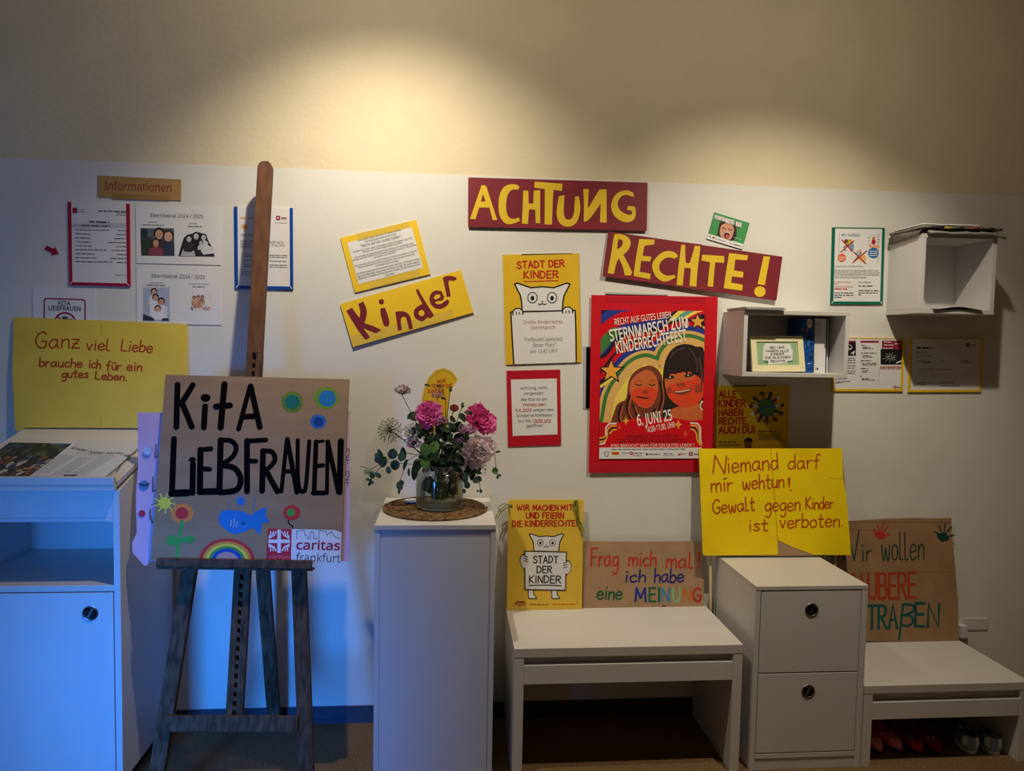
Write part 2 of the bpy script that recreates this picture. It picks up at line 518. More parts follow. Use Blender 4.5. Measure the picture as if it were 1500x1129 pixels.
    def lstroke(s, pts, w, m, lay=2):
        r = w/2
        if w >= 0.01 and len(pts) > 2:          # wide bands: one mitred ribbon
            V = [Vector(q) for q in pts]
            V = [V[0]]+[V[i] for i in range(1, len(V)) if (V[i]-V[i-1]).length > 1e-6]
            N = []
            for i in range(len(V)):
                d1 = (V[i]-V[i-1]).normalized() if i else None
                d2 = (V[i+1]-V[i]).normalized() if i < len(V)-1 else None
                n1 = Vector((-d1.y, d1.x)) if d1 else None
                n2 = Vector((-d2.y, d2.x)) if d2 else None
                q = n1 or n2
                if n1 and n2:
                    q = (n1+n2).normalized(); q = q/max(0.5, q.dot(n1))
                N.append(q*r)
            for i in range(len(V)-1):
                s._face([tuple(V[i]+N[i]), tuple(V[i]-N[i]), tuple(V[i+1]-N[i+1]), tuple(V[i+1]+N[i+1])], m, lay)
            for e in (V[0], V[-1]):
                s._face([(e.x+r*math.cos(2*PI*k/20), e.y+r*math.sin(2*PI*k/20)) for k in range(20)], m, lay)
            return
        n = len(pts)
        for i in range(n-1):
            a, b = Vector(pts[i]), Vector(pts[i+1])
            d = b-a
            if d.length < 1e-9: continue
            q = Vector((-d.y, d.x)).normalized()*r
            s._face([tuple(a+q), tuple(a-q), tuple(b-q), tuple(b+q)], m, lay)
        for i in range(n):
            if 0 < i < n-1:
                d1 = Vector(pts[i])-Vector(pts[i-1]); d2 = Vector(pts[i+1])-Vector(pts[i])
                if d1.length < 1e-9 or d2.length < 1e-9 or d1.angle(d2) < (0.12 if w < 0.01 else 0.004): continue
            nk = 10 if w < 0.01 else 32
            s._face([(pts[i][0]+r*math.cos(2*PI*k/nk), pts[i][1]+r*math.sin(2*PI*k/nk)) for k in range(nk)], m, lay)
    def stroke(s, pts, w, m, lay=2, smooth=False):
        if smooth: pts = catmull(list(pts), 5)
        s.lstroke([s.L(p) for p in pts], w*s.k, m, lay)
    def word(s, txt, p0, p1, h, w, m, lay=2, slant=0.0, gap=2.2, jit=0.0):
        """pen-written word on the baseline p0-p1, capital height h, pen width w (drawing units)"""
        gl = []
        x = 0.0
        for ch in txt:
            if ch == ' ':
                x += 4; continue
            st = parse(ch)
            thin = glyph_w(st) < 1
            gl.append((x+(0.7 if thin else 0), st, ch))
            x += (1.4 if thin else glyph_w(st))+gap
        tot = x-gap
        a, b = Vector(s.L(p0)), Vector(s.L(p1))
        ex = (b-a)/tot if tot > 1.5 else (b-a).normalized()*(h*s.k/10)
        ey = Vector((-(b-a).y, (b-a).x)).normalized()*(h*s.k/10)
        rnd = random.Random(len(txt)*31+int(h))
        for x, st, ch in gl:
            dy = rnd.uniform(-jit, jit)
            for kind, pts in st:
                q = [tuple(a+ex*(x+px+slant*py)+ey*(py+dy)) for px, py in pts]
                if kind == '*':
                    r = w*s.k*0.62
                    s._face([(q[0][0]+r*math.cos(2*PI*k/10), q[0][1]+r*math.sin(2*PI*k/10)) for k in range(10)], m, lay)
                else:
                    if kind == 'c': q = catmull(q, 5)
                    s.lstroke(q, w*s.k, m, lay)
    def text(s, txt, p0, p1, m, h=None, bold=0.0, lay=2):
        """printed line on the baseline p0-p1 (set to that width), capital height h"""
        vs, fs, wd = text_mesh(txt, round(bold*0.55, 4))
        a, b = Vector(s.L(p0)), Vector(s.L(p1))
        ex = (b-a)/wd
        hh = (h*s.k/CAPH) if h else ex.length
        ey = Vector((-(b-a).y, (b-a).x)).normalized()*hh
        z = s.z0+lay*s.LAY
        s.mb.add([(*(a+ex*x+ey*y), z) for x, y in vs], fs, m)
    def greek(s, p0, p1, h, m, lay=2, seed=0, fill=1.0):
        """a line of print too small to read: a row of word-length marks"""
        rnd = random.Random(seed+int(p0[0]*7+p0[1]*13))
        a, b = Vector(s.L(p0)), Vector(s.L(p1))
        d = b-a; L = d.length; e = d.normalized(); q = Vector((-e.y, e.x))*h*s.k*0.5
        t = 0.0
        while t < L*fill:
            wl = rnd.uniform(1.5, 6.5)*h*s.k*0.62
            t2 = min(t+wl, L*fill)
            s._face([tuple(a+e*t+q*.0), tuple(a+e*t2), tuple(a+e*t2+q), tuple(a+e*t+q)], m, lay)
            t = t2+h*s.k*0.5
    def done(s, name, label=None, cat=None, group=None, parent=None):
        o = s.mb.build(name)
        if parent is None:
            o.matrix_world = s.mw
        else:
            o.parent = parent
        return tag(o, label, cat, group)
    def root(s, name, label, cat, group=None):
        return empty(name, label=label, cat=cat, group=group, mw=s.mw)
WALL = lambda d: Plane(-d)

# =================================================================== THE ROOM
XL, XR, YB = -2.7, 3.7, -3.55
ZP = 2.272
def struct(o): return tag(o, kind='structure')
w = MB()
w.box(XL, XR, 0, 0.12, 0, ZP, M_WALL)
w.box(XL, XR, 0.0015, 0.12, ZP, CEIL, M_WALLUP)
struct(w.build('wall_back'))
w = MB(); w.box(XL, XR, YB-0.12, 0.12, -0.1, 0, M_FLOOR); struct(w.build('floor'))
w = MB(); w.box(XL, XR, YB-0.12, 0.12, CEIL, CEIL+0.1, M_CEIL); struct(w.build('ceiling'))
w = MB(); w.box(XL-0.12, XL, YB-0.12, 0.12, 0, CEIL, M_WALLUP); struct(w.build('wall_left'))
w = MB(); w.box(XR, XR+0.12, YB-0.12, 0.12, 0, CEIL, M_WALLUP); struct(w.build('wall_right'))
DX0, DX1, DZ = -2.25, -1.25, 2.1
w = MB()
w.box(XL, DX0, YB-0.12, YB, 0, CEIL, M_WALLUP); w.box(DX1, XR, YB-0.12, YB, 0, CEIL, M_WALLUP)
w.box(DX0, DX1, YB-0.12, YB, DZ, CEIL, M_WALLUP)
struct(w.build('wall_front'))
d = MB()  # unseen glazed door, added as an origin for the blue daylight
for a in (DX0, DX1-0.08): d.box(a, a+0.08, YB-0.1, YB-0.03, 0, DZ, M_LAM)
d.box(DX0+0.08, DX1-0.08, YB-0.1, YB-0.03, 0, 0.12, M_LAM); d.box(DX0+0.08, DX1-0.08, YB-0.1, YB-0.03, DZ-0.08, DZ, M_LAM)
do = struct(d.build('added_door_1'))
g = MB(); g.box(DX0+0.08, DX1-0.08, YB-0.07, YB-0.06, 0.12, DZ-0.08, glassy('added_door_glass', (0.9, 0.95, 1.0)))
g.build('added_door_glass', do)
s = MB(); s.box(XL, XR, -0.011, 0.0, 0, 0.068, M_SKIRT); s.box(XL, XR, -0.015, -0.011, 0, 0.018, M_SKIRT)
struct(s.build('baseboard_back'))

# recessed lamps in the ceiling (each with its beam)
E_LENS = emit('lamp_lens', (1.0, 0.85, 0.6), 6.0)
for i, (x, y) in enumerate(LAMPS):
    L = empty('ceiling_spotlight', (x, y, CEIL), ['cylindrical ceiling spotlight shining on the wall above the easel', 'cylindrical ceiling spotlight shining on the wall above the wide wall box'][i], 'lamp', 'ceiling spotlights')
    h = CEIL-LAMP_Z
    m = MB(); m.lathe([(0.0, -0.0005), (0.062, -0.0005), (0.062, -h), (0.056, -h-0.002), (0.050, -h+0.006), (0.0, -h+0.007)], M_LAM, 28); m.build('housing', L)
    m = MB(); m.lathe([(0.0, -h+0.004), (0.047, -h+0.004), (0.047, -h+0.005), (0, -h+0.005)], E_LENS, 24); m.build('lens', L)
    add_light('spot_beam', 'SPOT', (x, y, LAMP_Z-0.03), (x+0.02, -0.02, [1.55, 0.9][i]), [88, 104][i], WARM,
              spot_size=math.radians([98, 86][i]), spot_blend=1.0, shadow_soft_size=0.022)
    add_light('upper_wall_fill', 'SPOT', (x, y, LAMP_Z-0.03), (x, 0.0, LAMP_Z-0.03), [13, 11][i], (1.0, 0.88, 0.72),
              spot_size=math.radians(172), spot_blend=0.4, shadow_soft_size=0.06)  # wide fill added to lift the dark upper wall

# =================================================================== FURNITURE
BV = 0.0012
def round_pull(parent, x, y, z, r=0.026):
    """finger-pull let into the front: steel ring, dark dish"""
    M = Matrix.Translation((x, y, z)) @ Matrix.Rotation(PI/2, 4, 'X')
    m = MB()
    m.lathe([(r, -0.001), (r, 0.0022), (r-0.0035, 0.0028), (r-0.005, 0.001), (r-0.006, -0.0005)], M_STEEL, 32, M)
    h = m.build('handle', parent)
    m = MB()
    m.lathe([(r-0.0055, 0.0012), (r-0.010, 0.0004), (r-0.016, 0.0003), (0.0, 0.0003)], M_STEELD, 28, M)
    m.box(-0.0035, 0.0035, -(r-0.006), r-0.006, 0.0004, 0.0016, M_STEEL, M @ Matrix.Rotation(-0.5, 4, 'Z'))
    m.build('dish', h)

# --- cabinet by the left border of the photo: slanted display top with a lip
def loc(o, e):
    o.location = -e.location
    return o
cab = empty('storage_cabinet', (-1.375, -0.24, 0), 'tall white cabinet with a slanted top for magazines, an open compartment and a door', 'cabinet')
CX0, CX1, CY0, CY1 = -1.652, -1.100, -0.480, -0.014
YZ = Matrix(((0, 0, 1, 0), (1, 0, 0, 0), (0, 1, 0, 0), (0, 0, 0, 1)))     # local xy -> world yz, extruded along x
SLOPE = 0.256
ZS = lambda y: 1.105+SLOPE*(y+0.502)           # surface of the slanted top
m = MB()
prof = [(CY0, 0.06), (CY1, 0.06), (CY1, ZS(CY1)-0.019), (CY0, 1.075)]
m.prism(prof, CX0, CX0+0.021, M_LAM, YZ); m.prism(prof, CX1-0.021, CX1, M_LAM, YZ)
m.box(CX0+0.021, CX1-0.021, CY1-0.02, CY1, 0.06, 1.17, M_LAM)
m.box(CX0+0.021, CX1-0.021, CY0+0.002, CY0+0.022, 0.981, 1.075, M_LAM)
m.box(CX0+0.021, CX1-0.021, CY0+0.001, CY1-0.02, 0.968, 0.9805, M_LAM)
m.box(CX0+0.021, CX1-0.021, CY0, CY1-0.02, 0.06, 0.08, M_LAM)
loc(m.build('body', cab, BV), cab)
m = MB(); m.box(CX0+0.03, CX1-0.03, CY0+0.05, CY1, 0.0, 0.06, M_STEELD); loc(m.build('plinth', cab), cab)
m = MB(); m.box(CX0+0.021, CX1-0.021, CY0+0.001, CY1-0.02, 0.730, 0.751, M_LAMH); loc(m.build('shelf', cab, BV), cab)
m = MB(); m.box(CX0+0.0225, CX1-0.024, CY0-0.001, CY0+0.018, 0.075, 0.726, M_LAM); dr = loc(m.build('door', cab, BV), cab)
round_pull(dr, -1.1985, CY0-0.001, 0.6565)
m = MB()
m.prism([(CY0-0.006, ZS(CY0-0.006)-0.018), (CY1, ZS(CY1)-0.018), (CY1, ZS(CY1)), (CY0-0.006, ZS(CY0-0.006))], CX0, CX1, M_LAMH, YZ)
loc(m.build('top', cab, BV), cab)
m = MB()
m.box(CX0+0.004, CX1-0.004, CY0-0.024, CY0-0.0065, 1.078, 1.0975, M_LAMH)
m.box(CX0+0.002, CX1-0.006, CY0-0.026, CY0-0.0065, 1.098, 1.124, M_LAMH)
loc(m.build('lip', cab, BV), cab)

# --- pedestal
ped = empty('pedestal', (-0.04, -0.24, 0), 'tall narrow white pedestal carrying the vase of flowers', 'pedestal')
X0, X1, Y0, Y1 = -0.252, 0.172, -0.468, -0.014
m = MB()
m.box(X0, X0+0.018, Y0+0.003, Y1, 0, 0.932, M_LAM); m.box(X1-0.018, X1, Y0+0.003, Y1, 0, 0.932, M_LAM)
m.box(X0+0.0185, X1-0.0185, Y0+0.006, Y0+0.024, 0, 0.932, M_LAM); m.box(X0+0.0185, X1-0.0185, Y1-0.018, Y1, 0, 0.932, M_LAM)
loc(m.build('body', ped, BV), ped)
m = MB(); m.box(X0-0.001, X1+0.001, Y0, Y1, 0.9325, 0.950, M_LAMH); loc(m.build('top', ped, BV), ped)

# --- benches
def bench(name, X0, X1, Y0, Y1, z, t, zr, za, label, back=True):
    e = empty(name, ((X0+X1)/2, (Y0+Y1)/2, 0), label, 'bench')
    m = MB(); m.box(X0, X1, Y0, Y1, z-t, z, M_LAMH); loc(m.build('top', e, BV), e)
    for a in (X0+0.0005, X1-0.0365):
        m = MB(); m.box(a, a+0.036, Y0+0.001, Y1, 0, z-t-0.0005, M_LAM); loc(m.build('side_panel', e, BV), e)
    m = MB(); m.box(X0+0.0370, X1-0.0370, Y0+0.002, Y0+0.02, za, zr, M_LAM)
    loc(m.build('front_rail', e, BV), e)
    m = MB(); m.box(X0+0.0370, X1-0.0370, Y0+0.03, Y0+0.046, zr-0.02, z-t-0.0005, M_LAM)
    loc(m.build('inner_rail', e, BV), e)
    if back:
        m = MB(); m.box(X0+0.0370, X1-0.0370, Y1-0.018, Y1, 0.25, z-t-0.0005, M_LAM); loc(m.build('back_rail', e, BV), e)
    return e
bench('bench', 0.248, 1.105, -0.442, -0.018, 0.488, 0.034, 0.424, 0.353, 'white bench with open underside left of the drawer cabinet')
bench('low_bench', 1.586, 2.262, -0.442, -0.018, 0.318, 0.031, 0.252, 0.184, 'lower white bench right of the drawer cabinet with shoes under it')

# --- drawer cabinet
dc = empty('drawer_cabinet', (1.363, -0.22, 0), 'white two-drawer cabinet standing between the two benches', 'cabinet')
X0, X1, Y0, Y1 = 1.146, 1.583, -0.442, -0.03
m = MB()
m.box(X0, X0+0.019, Y0, Y1, 0, 0.692, M_LAM); m.box(X1-0.024, X1, Y0, Y1, 0, 0.692, M_LAM)
m.box(X0+0.019, X1-0.024, Y1-0.02, Y1, 0.02, 0.692, M_LAM)
m.box(X0+0.019, X1-0.024, Y0+0.001, Y0+0.02, 0.045, 0.064, M_LAM); m.box(X0+0.019, X1-0.024, Y0+0.004, Y0+0.02, 0.0, 0.042, M_LAM)
m.box(X0+0.019, X1-0.024, Y0+0.03, Y1-0.02, 0.366, 0.384, M_LAM)
loc(m.build('body', dc, BV), dc)
m = MB(); m.box(X0, X1, Y0-0.001, Y1, 0.6925, 0.708, M_LAMH); loc(m.build('top', dc, BV), dc)
for z0, z1, zk in ((0.378, 0.688, 0.616), (0.068, 0.373, 0.303)):
    m = MB(); m.box(X0+0.0215, X1-0.0265, Y0+0.0005, Y0+0.018, z0, z1, M_LAM); d = loc(m.build('drawer', dc, BV), dc)
    round_pull(d, 1.364, Y0+0.0005, zk)

# --- wall boxes
def wall_box(name, X0, X1, z0, z1, dep, t, label):
    e = empty(name, ((X0+X1)/2, 0, z0), label, 'shelf')
    m = MB()
    m.box(X0, X1, -dep, -0.001, z1-t, z1, M_LAMH); m.box(X0, X1, -dep, -0.001, z0, z0+t, M_LAMH)
    m.box(X0, X0+t, -dep, -0.001, z0+t, z1-t, M_LAM); m.box(X1-t, X1, -dep, -0.001, z0+t, z1-t, M_LAM)
    loc(m.build('casing', e, BV), e)
    m = MB(); m.box(X0+t, X1-t, -0.008, -0.001, z0+t, z1-t, M_LAM); loc(m.build('back_panel', e), e)
    return e
midbox = wall_box('wall_shelf_box', 1.155, 1.590, 1.478, 1.741, 0.22, 0.016, 'wide white open wall box holding a framed card and a blue book')
rbox = wall_box('wall_shelf_box', 1.878, 2.200, 1.743, 2.064, 0.22, 0.019, 'square white open wall box with newspapers on top')
m = MB(); m.lathe([(0.0, 0.0), (0.004, 0.001), (0.005, 0.004), (0.0, 0.004)], M_STEELD, 12, Matrix.Translation((2.035, -0.008, 1.985)) @ Matrix.Rotation(PI/2, 4, 'X'))
loc(m.build('screw', rbox), rbox)

# --- cable cover on the wall above the low bench
m = MB()
a = atY(1404, 915, -0.012); b = atY(1411, 931, -0.012)
m.box(a.x, b.x+0.006, -0.03, 0.0, b.z-0.004, a.z, M_LAM)
c = atY(1449, 906, -0.01)
m.box(a.x+0.02, c.x, -0.004, 0.0, 0.345, c.z, M_LAM)
tag(m.build('cable_cover', bevel=0.001), 'small white plastic cable cover on the wall above the low bench', 'cable cover')

# =================================================================== EASEL
ZT = 2.262
YE = lambda z: -0.58+0.2035*z
EP = Plane(-0.58, 0.0, YE(ZT), ZT)
RP = Plane(-0.05, 0.0, -0.25, 1.5)
ea = empty('easel', (-0.75, -0.45, 0), 'paint-stained brown wooden studio easel with a tall mast', 'easel')
def bld(m, name, bevel=0.002, par=ea):
    o = m.build(name, par, bevel); return loc(o, ea)
def line_at(p, q, pl, z0, z1):
    A, B = pl.at(*p), pl.at(*q)
    d = (B-A)/(B.z-A.z)
    return A+d*(z0-A.z), A+d*(z1-A.z)
m = MB()                                   # front legs
a, b = line_at((278.5, 830), (231, 1129), EP, 0.0, 1.40); m.bar(a, b, 0.050, 0.028, M_WOODD); bld(m, 'leg')
m = MB(); a, b = line_at((438, 830), (449.5, 1129), EP, 0.0, 1.40); m.bar(a, b, 0.050, 0.028, M_WOODD); bld(m, 'leg')
m = MB(); a, b = line_at((385, 831), (401.7, 1047), RP, 0.0, 1.45); m.bar(a, b, 0.050, 0.030, M_WOODD); bld(m, 'rear_leg')
# mast: upper solid post with rounded head
T = EP.at(389.5, 238); Bm = EP.at(343, 1066)
d = (T-Bm).normalized(); x = (Vector((1, 0, 0))-d*d.x).normalized(); n = d.cross(x)
Mm = Matrix(((x.x, d.x, -n.x, Bm.x), (x.y, d.y, -n.y, Bm.y), (x.z, d.z, -n.z, Bm.z), (0, 0, 0, 1)))
Lm = (T-Bm).length
zs = Lm-0.74
m = MB()
hw = 0.027
m.prism([(-hw, zs), (hw, zs), (hw, Lm-0.022), (hw-0.006, Lm-0.008), (hw-0.016, Lm), (-hw+0.016, Lm), (-hw+0.006, Lm-0.008), (-hw, Lm-0.022)], -0.014, 0.014, M_WOOD, Mm)
bld(m, 'mast')
m = MB()                                   # lower part of the mast: two rails with a toothed rack between them
for sx in (-1, 1):
    m.box(sx*0.0165-0.011, sx*0.0165+0.011, 0.0, zs, -0.014, 0.014, M_WOODD, Mm)
m.box(-0.006, 0.006, 0.0, zs, -0.014, -0.006, M_INK, Mm)
bld(m, 'mast_rail', 0.001)
m = MB()
y = 0.03
while y < zs-0.02:
    m.prism([(-0.0055, y), (0.0055, y), (0.0055, y+0.010), (-0.0055, y+0.017)], -0.006, 0.011, M_WOOD, Mm)
    y += 0.030
bld(m, 'rack', 0.0)
# cross bar low down
m = MB(); a = EP.at(246, 1056); b = EP.at(438, 1057)
nrm = EP.n
m.bar(a+nrm*0.021, b+nrm*0.021, 0.052, 0.012, M_WOODD, side=Vector((0, 0.2, 1))); bld(m, 'crossbar')
# tray that carries the board
zl = EP.at(340, 825)
BP = Plane(-0.635, 0.0, -0.635+0.2035*ZT, ZT)       # plane of the painted board
a = BP.at(231, 823); b = BP.at(458, 826.5)
m = MB()
m.bar(a+nrm*0.0095, b+nrm*0.0095, 0.013, 0.029, M_WOODD, side=nrm)
dn = Vector((0, 0, -0.0185))
m.bar(a-nrm*0.014+dn, b-nrm*0.014+dn, 0.050, 0.008, M_WOODD, side=nrm)
bld(m, 'tray')

# =================================================================== PAPERS AND SIGNS ON THE WALL
def tape(S, x0, y0, x1, y1, dx, dy, m, lay=1):
    S.poly([(x0, y0), (x1, y1), (x1+dx, y1+dy), (x0+dx, y0+dy)], m, lay)
C_A = (0, 220, 1210/300)          # drawing frames: corner and scale of each traced detail
C_B = (190, 280, 1452/270)
C_C = (0, 440, 1129/300)
C_E = (190, 530, 1163/340)
C_K = (480, 300, 1232/240)
C_H = (670, 240, 5.0)
C_R = (860, 300, 5.0)
C_S = (720, 360, 941/150)
C_N = (720, 530, 1129/140)
C_P = (850, 420, 847/210)
C_W = (720, 700, 1500/340)
C_M = (1000, 640, 1468/260)
C_X = (1200, 310, 1171/280)
C_Y = (1030, 440, 1129/230)
C_Z = (1220, 740, 1437/280)

# ---- "Informationen" card strip
S = Sheet([(577, 150), (1070, 172), (1068, 298), (578, 275)], WALL(.004), C_A, .003, pm('tan_card', (176, 138, 84), .6, .04, 10))
S.poly([(664, 255), (1000, 268), (1000, 298), (664, 288)], pm('tape_on_tan', (160, 124, 76), .3, .03, 10), 1)
S.text('Informationen', (619, 233), (1014, 246), M_INKM, 50, .0)
S.done('heading_sign', 'tan card strip with the printed heading Informationen', 'sign')

# ---- small red arrow
S = Sheet([(262, 563), (346, 563), (346, 622), (262, 622)], WALL(.003), C_A, .002)
mb = MB()
S.solid([(262, 580), (276, 563), (320, 583), (324, 569), (346, 612), (300, 622), (307, 606), (264, 586)], M_PLF_R, -.002, 0, mb)
S.mb = mb
S.done('arrow_marker', 'small red arrow stuck on the wall pointing at the red-edged notice', 'arrow')

def logo_mark(S, x, y, s, lay=3):
    """small red square with a white cross of flames, grey lines beside it"""
    S.rect(x, y, x+s, y+s, M_INKM, lay)
    S.oval(x+s/2, y+s/2, s*.22, s*.22, M_PAP, lay+1, 8)
    S.greek((x+s*1.25, y+s*.45), (x+s*2.5, y+s*.45), s*.22, M_INKL, lay)
    S.rect(x+s*1.25, y+s*.5, x+s*2.6, y+s*.68, M_INKM, lay)
    S.greek((x+s*1.25, y+s*.95), (x+s*2.6, y+s*.95), s*.14, M_INKL, lay)
def framed(name, corners, crop, m, label, open_top=False, bw=.012, plane=.006, mitre=True, th=.004):
    """magnetic display frame: coloured plastic border, sheet behind it"""
    S = Sheet(corners, WALL(plane), crop, th)
    R = S.root(name, label, 'notice')
    b = MB(); W, H = S.w/2, S.h/2
    t = .0012
    if not open_top:
        b.prism([(-W, H), (-W+bw*.7, H-bw*.35), (W-bw*.7, H-bw*.35), (W, H)], -th, t, m)
    b.prism([(-W, -H), (W, -H), (W-bw, -H+bw), (-W+bw, -H+bw)], -th, t, m)
    b.prism([(-W, -H), (-W+bw, -H+bw), (-W+bw, H), (-W, H)], -th, t, m)
    b.prism([(W, -H), (W, H), (W-bw, H), (W-bw, -H+bw)], -th, t, m)
    if mitre:
        for sx in (-1, 1):
            k = .0022
            b.add([(sx*(W-.004), -H+.004-k, t+.0003), (sx*(W-.004), -H+.004+k, t+.0003), (sx*(W-bw), -H+bw+k, t+.0003), (sx*(W-bw), -H+bw-k, t+.0003)],
                  [(0, 1, 2, 3) if sx > 0 else (3, 2, 1, 0)], M_PAP)
    b.build('border', R)
    S.mb = MB()
    S.mb.box(-W+bw*.6, W-bw*.6, -H+bw*.6, H-(.001 if open_top else bw*.3), -th, 0, M_PAP)
    return S, R

# ---- red framed schedule
S, R = framed('framed_notice', [(399, 305), (763, 318), (772, 805), (412, 797)], C_A, M_PLF_R, 'white notice in a red border beside the small arrow', True)
S.rect(428, 340, 456, 372, M_INKM); S.greek((462, 352), (500, 353), 8, M_INKL); S.greek((462, 366), (505, 367), 9, M_INKM)
S.greek((580, 362), (745, 366), 14, M_INKG); S.greek((690, 374), (745, 375), 7, M_INKG); S.greek((685, 385), (745, 386), 7, M_INKG)
S.rect(420, 432, 748, 458, pm('grey_band', (196, 196, 202), .5, .02, 20))
S.greek((528, 426), (645, 430), 16, M_INK); S.greek((478, 448), (650, 452), 13, M_INKG)
for i, (wl, wr) in enumerate([(645, 698), (535, 690), (535, 676), (538, 640), (543, 686), (630, 660), (560, 694), (575, 652), (670, 690)]):
    y = 472+i*23.5
    S.greek((446, y), (wl, y+3), 10, M_INKG); S.greek((wr, y+5), (748, y+6), 10, M_INKG)
S.greek((680, 740), (742, 741), 9, M_INKL)
S.done('sheet', parent=R)

# ---- two sheets with family photographs
SKIN = [ink(206, 158, 132), ink(188, 140, 116), ink(222, 178, 152)]
HAIR = [ink(40, 30, 28), ink(66, 44, 34), ink(28, 26, 30)]
def kin(S, x, y, r, skin, hair, top, lay=4, w=1.7, h=2.6):
    """one figure of a small photograph: shoulders, head, hair"""
    S.poly([(x-r*w, y+r*h), (x-r*w*.95, y+r*1.5), (x-r*.6, y+r*.9), (x+r*.6, y+r*.9), (x+r*w*.95, y+r*1.5), (x+r*w, y+r*h)], top, lay)
    S.oval(x, y-r*.25, r*1.08, r*1.15, hair, lay+.4, 14)
    S.oval(x, y, r*.78, r*.95, skin, lay+.8, 14)
    S.oval(x-r*.3, y-r*.1, r*.11, r*.08, HAIR[2], lay+1.2, 6); S.oval(x+r*.3, y-r*.1, r*.11, r*.08, HAIR[2], lay+1.2, 6)
    S.rect(x-r*.25, y+r*.42, x+r*.25, y+r*.52, ink(150, 70, 70), lay+1.2)
S = Sheet([(42, 105), (714, 125), (720, 583), (55, 565)], WALL(.003), C_B, .0015, M_PAP)
S.text('Elternbeirat 2024 / 2025', (164, 203), (581, 214), M_INK, 30)
S.greek((150, 246), (224, 248), 11, M_INKL); S.greek((103, 268), (270, 272), 12, M_INKG); S.greek((472, 258), (528, 259), 11, M_INKL); S.greek((456, 280), (570, 283), 12, M_INKG)
S.poly([(86, 291), (349, 291), (354, 509), (93, 507)], ink(92, 104, 112), 1)
S.poly([(86, 360), (130, 350), (200, 380), (260, 509), (93, 507)], ink(58, 66, 50), 2)
S.poly([(86, 291), (130, 291), (150, 330), (120, 360), (86, 355)], ink(48, 58, 62), 2)
kin(S, 232, 340, 40, SKIN[0], HAIR[0], ink(70, 54, 60), 3, 1.5, 3.2); kin(S, 305, 358, 40, SKIN[2], HAIR[1], ink(58, 64, 84), 4.4, 1.2, 3.75)
kin(S, 208, 412, 30, SKIN[0], HAIR[1], ink(140, 70, 84), 5.8, 1.9, 3.1)
S.poly([(383, 512), (400, 450), (425, 370), (450, 345), (490, 335), (515, 322), (550, 325), (590, 340), (612, 370), (625, 400), (655, 450), (669, 516)], ink(40, 40, 46), 1)
for x, y, r, t in ((468, 378, 24, ink(52, 52, 58)), (524, 356, 26, ink(30, 30, 34)), (583, 366, 24, ink(210, 210, 212)), (562, 408, 18, ink(200, 200, 204))):
    kin(S, x, y, r, ink(196, 196, 198), HAIR[2], t, 2, 1.5, 4.0 if y < 400 else 3)
S.poly([(400, 512), (425, 450), (440, 440), (500, 445), (520, 512)], ink(184, 184, 188), 5); S.poly([(560, 470), (600, 420), (650, 440), (665, 490), (580, 500)], ink(216, 216, 218), 5)
S.poly([(420, 440), (500, 430), (520, 460), (480, 480), (430, 475)], ink(46, 46, 52), 6)
S.done('photo_notice', 'upper of two white sheets with family photographs, darker pictures', 'notice')
S = Sheet([(52, 588), (719, 600), (724, 1056), (55, 1040)], WALL(.003), C_B, .0015, M_PAP)
S.text('Elternbeirat 2024 / 2025', (174, 679), (592, 692), M_INK, 30)
S.greek((160, 724), (268, 726), 11, M_INKL); S.greek((135, 742), (285, 746), 12, M_INKG); S.greek((462, 732), (625, 736), 11, M_INKL); S.greek((495, 754), (595, 757), 12, M_INKG)
S.poly([(105, 757), (314, 757), (316, 1020), (106, 1017)], ink(176, 186, 206), 1)
kin(S, 192, 796, 24, SKIN[2], HAIR[2], ink(226, 228, 236), 2, 1.6, 4); kin(S, 204, 840, 24, SKIN[0], HAIR[2], ink(232, 232, 238), 3.3, 1.9, 6)
kin(S, 250, 872, 26, SKIN[0], HAIR[2], ink(228, 228, 236), 4.6, 1.9, 5.2); kin(S, 222, 928, 24, SKIN[2], HAIR[1], ink(238, 238, 244), 5.9, 2, 3.6)
S.poly([(106, 1017), (108, 965), (150, 985), (190, 1000), (200, 1019)], ink(50, 54, 70), 7.4); S.poly([(250, 1019), (262, 1000), (300, 1000), (316, 1020)], ink(50, 54, 70), 7.4)
S.poly([(444, 806), (650, 810), (652, 942), (446, 936)], ink(226, 224, 224), 1)
for x, y in ((508, 842), (540, 838), (574, 838), (566, 866)): kin(S, x, y, 14, SKIN[1], HAIR[1], SKIN[0], 2, 1.4, 4)
S.poly([(484, 870), (510, 920), (545, 915), (560, 880), (545, 870), (520, 895)], SKIN[1], 5); S.poly([(560, 880), (590, 905), (640, 905), (640, 935), (590, 936)], ink(226, 210, 206), 5)
for x, y in ((600, 912), (622, 918), (610, 928), (590, 925), (490, 915), (495, 928)): S.oval(x, y, 8, 5, ink(150, 80, 70), 6, 8)
S.done('photo_notice', 'lower of two white sheets with family photographs, paler pictures', 'notice')

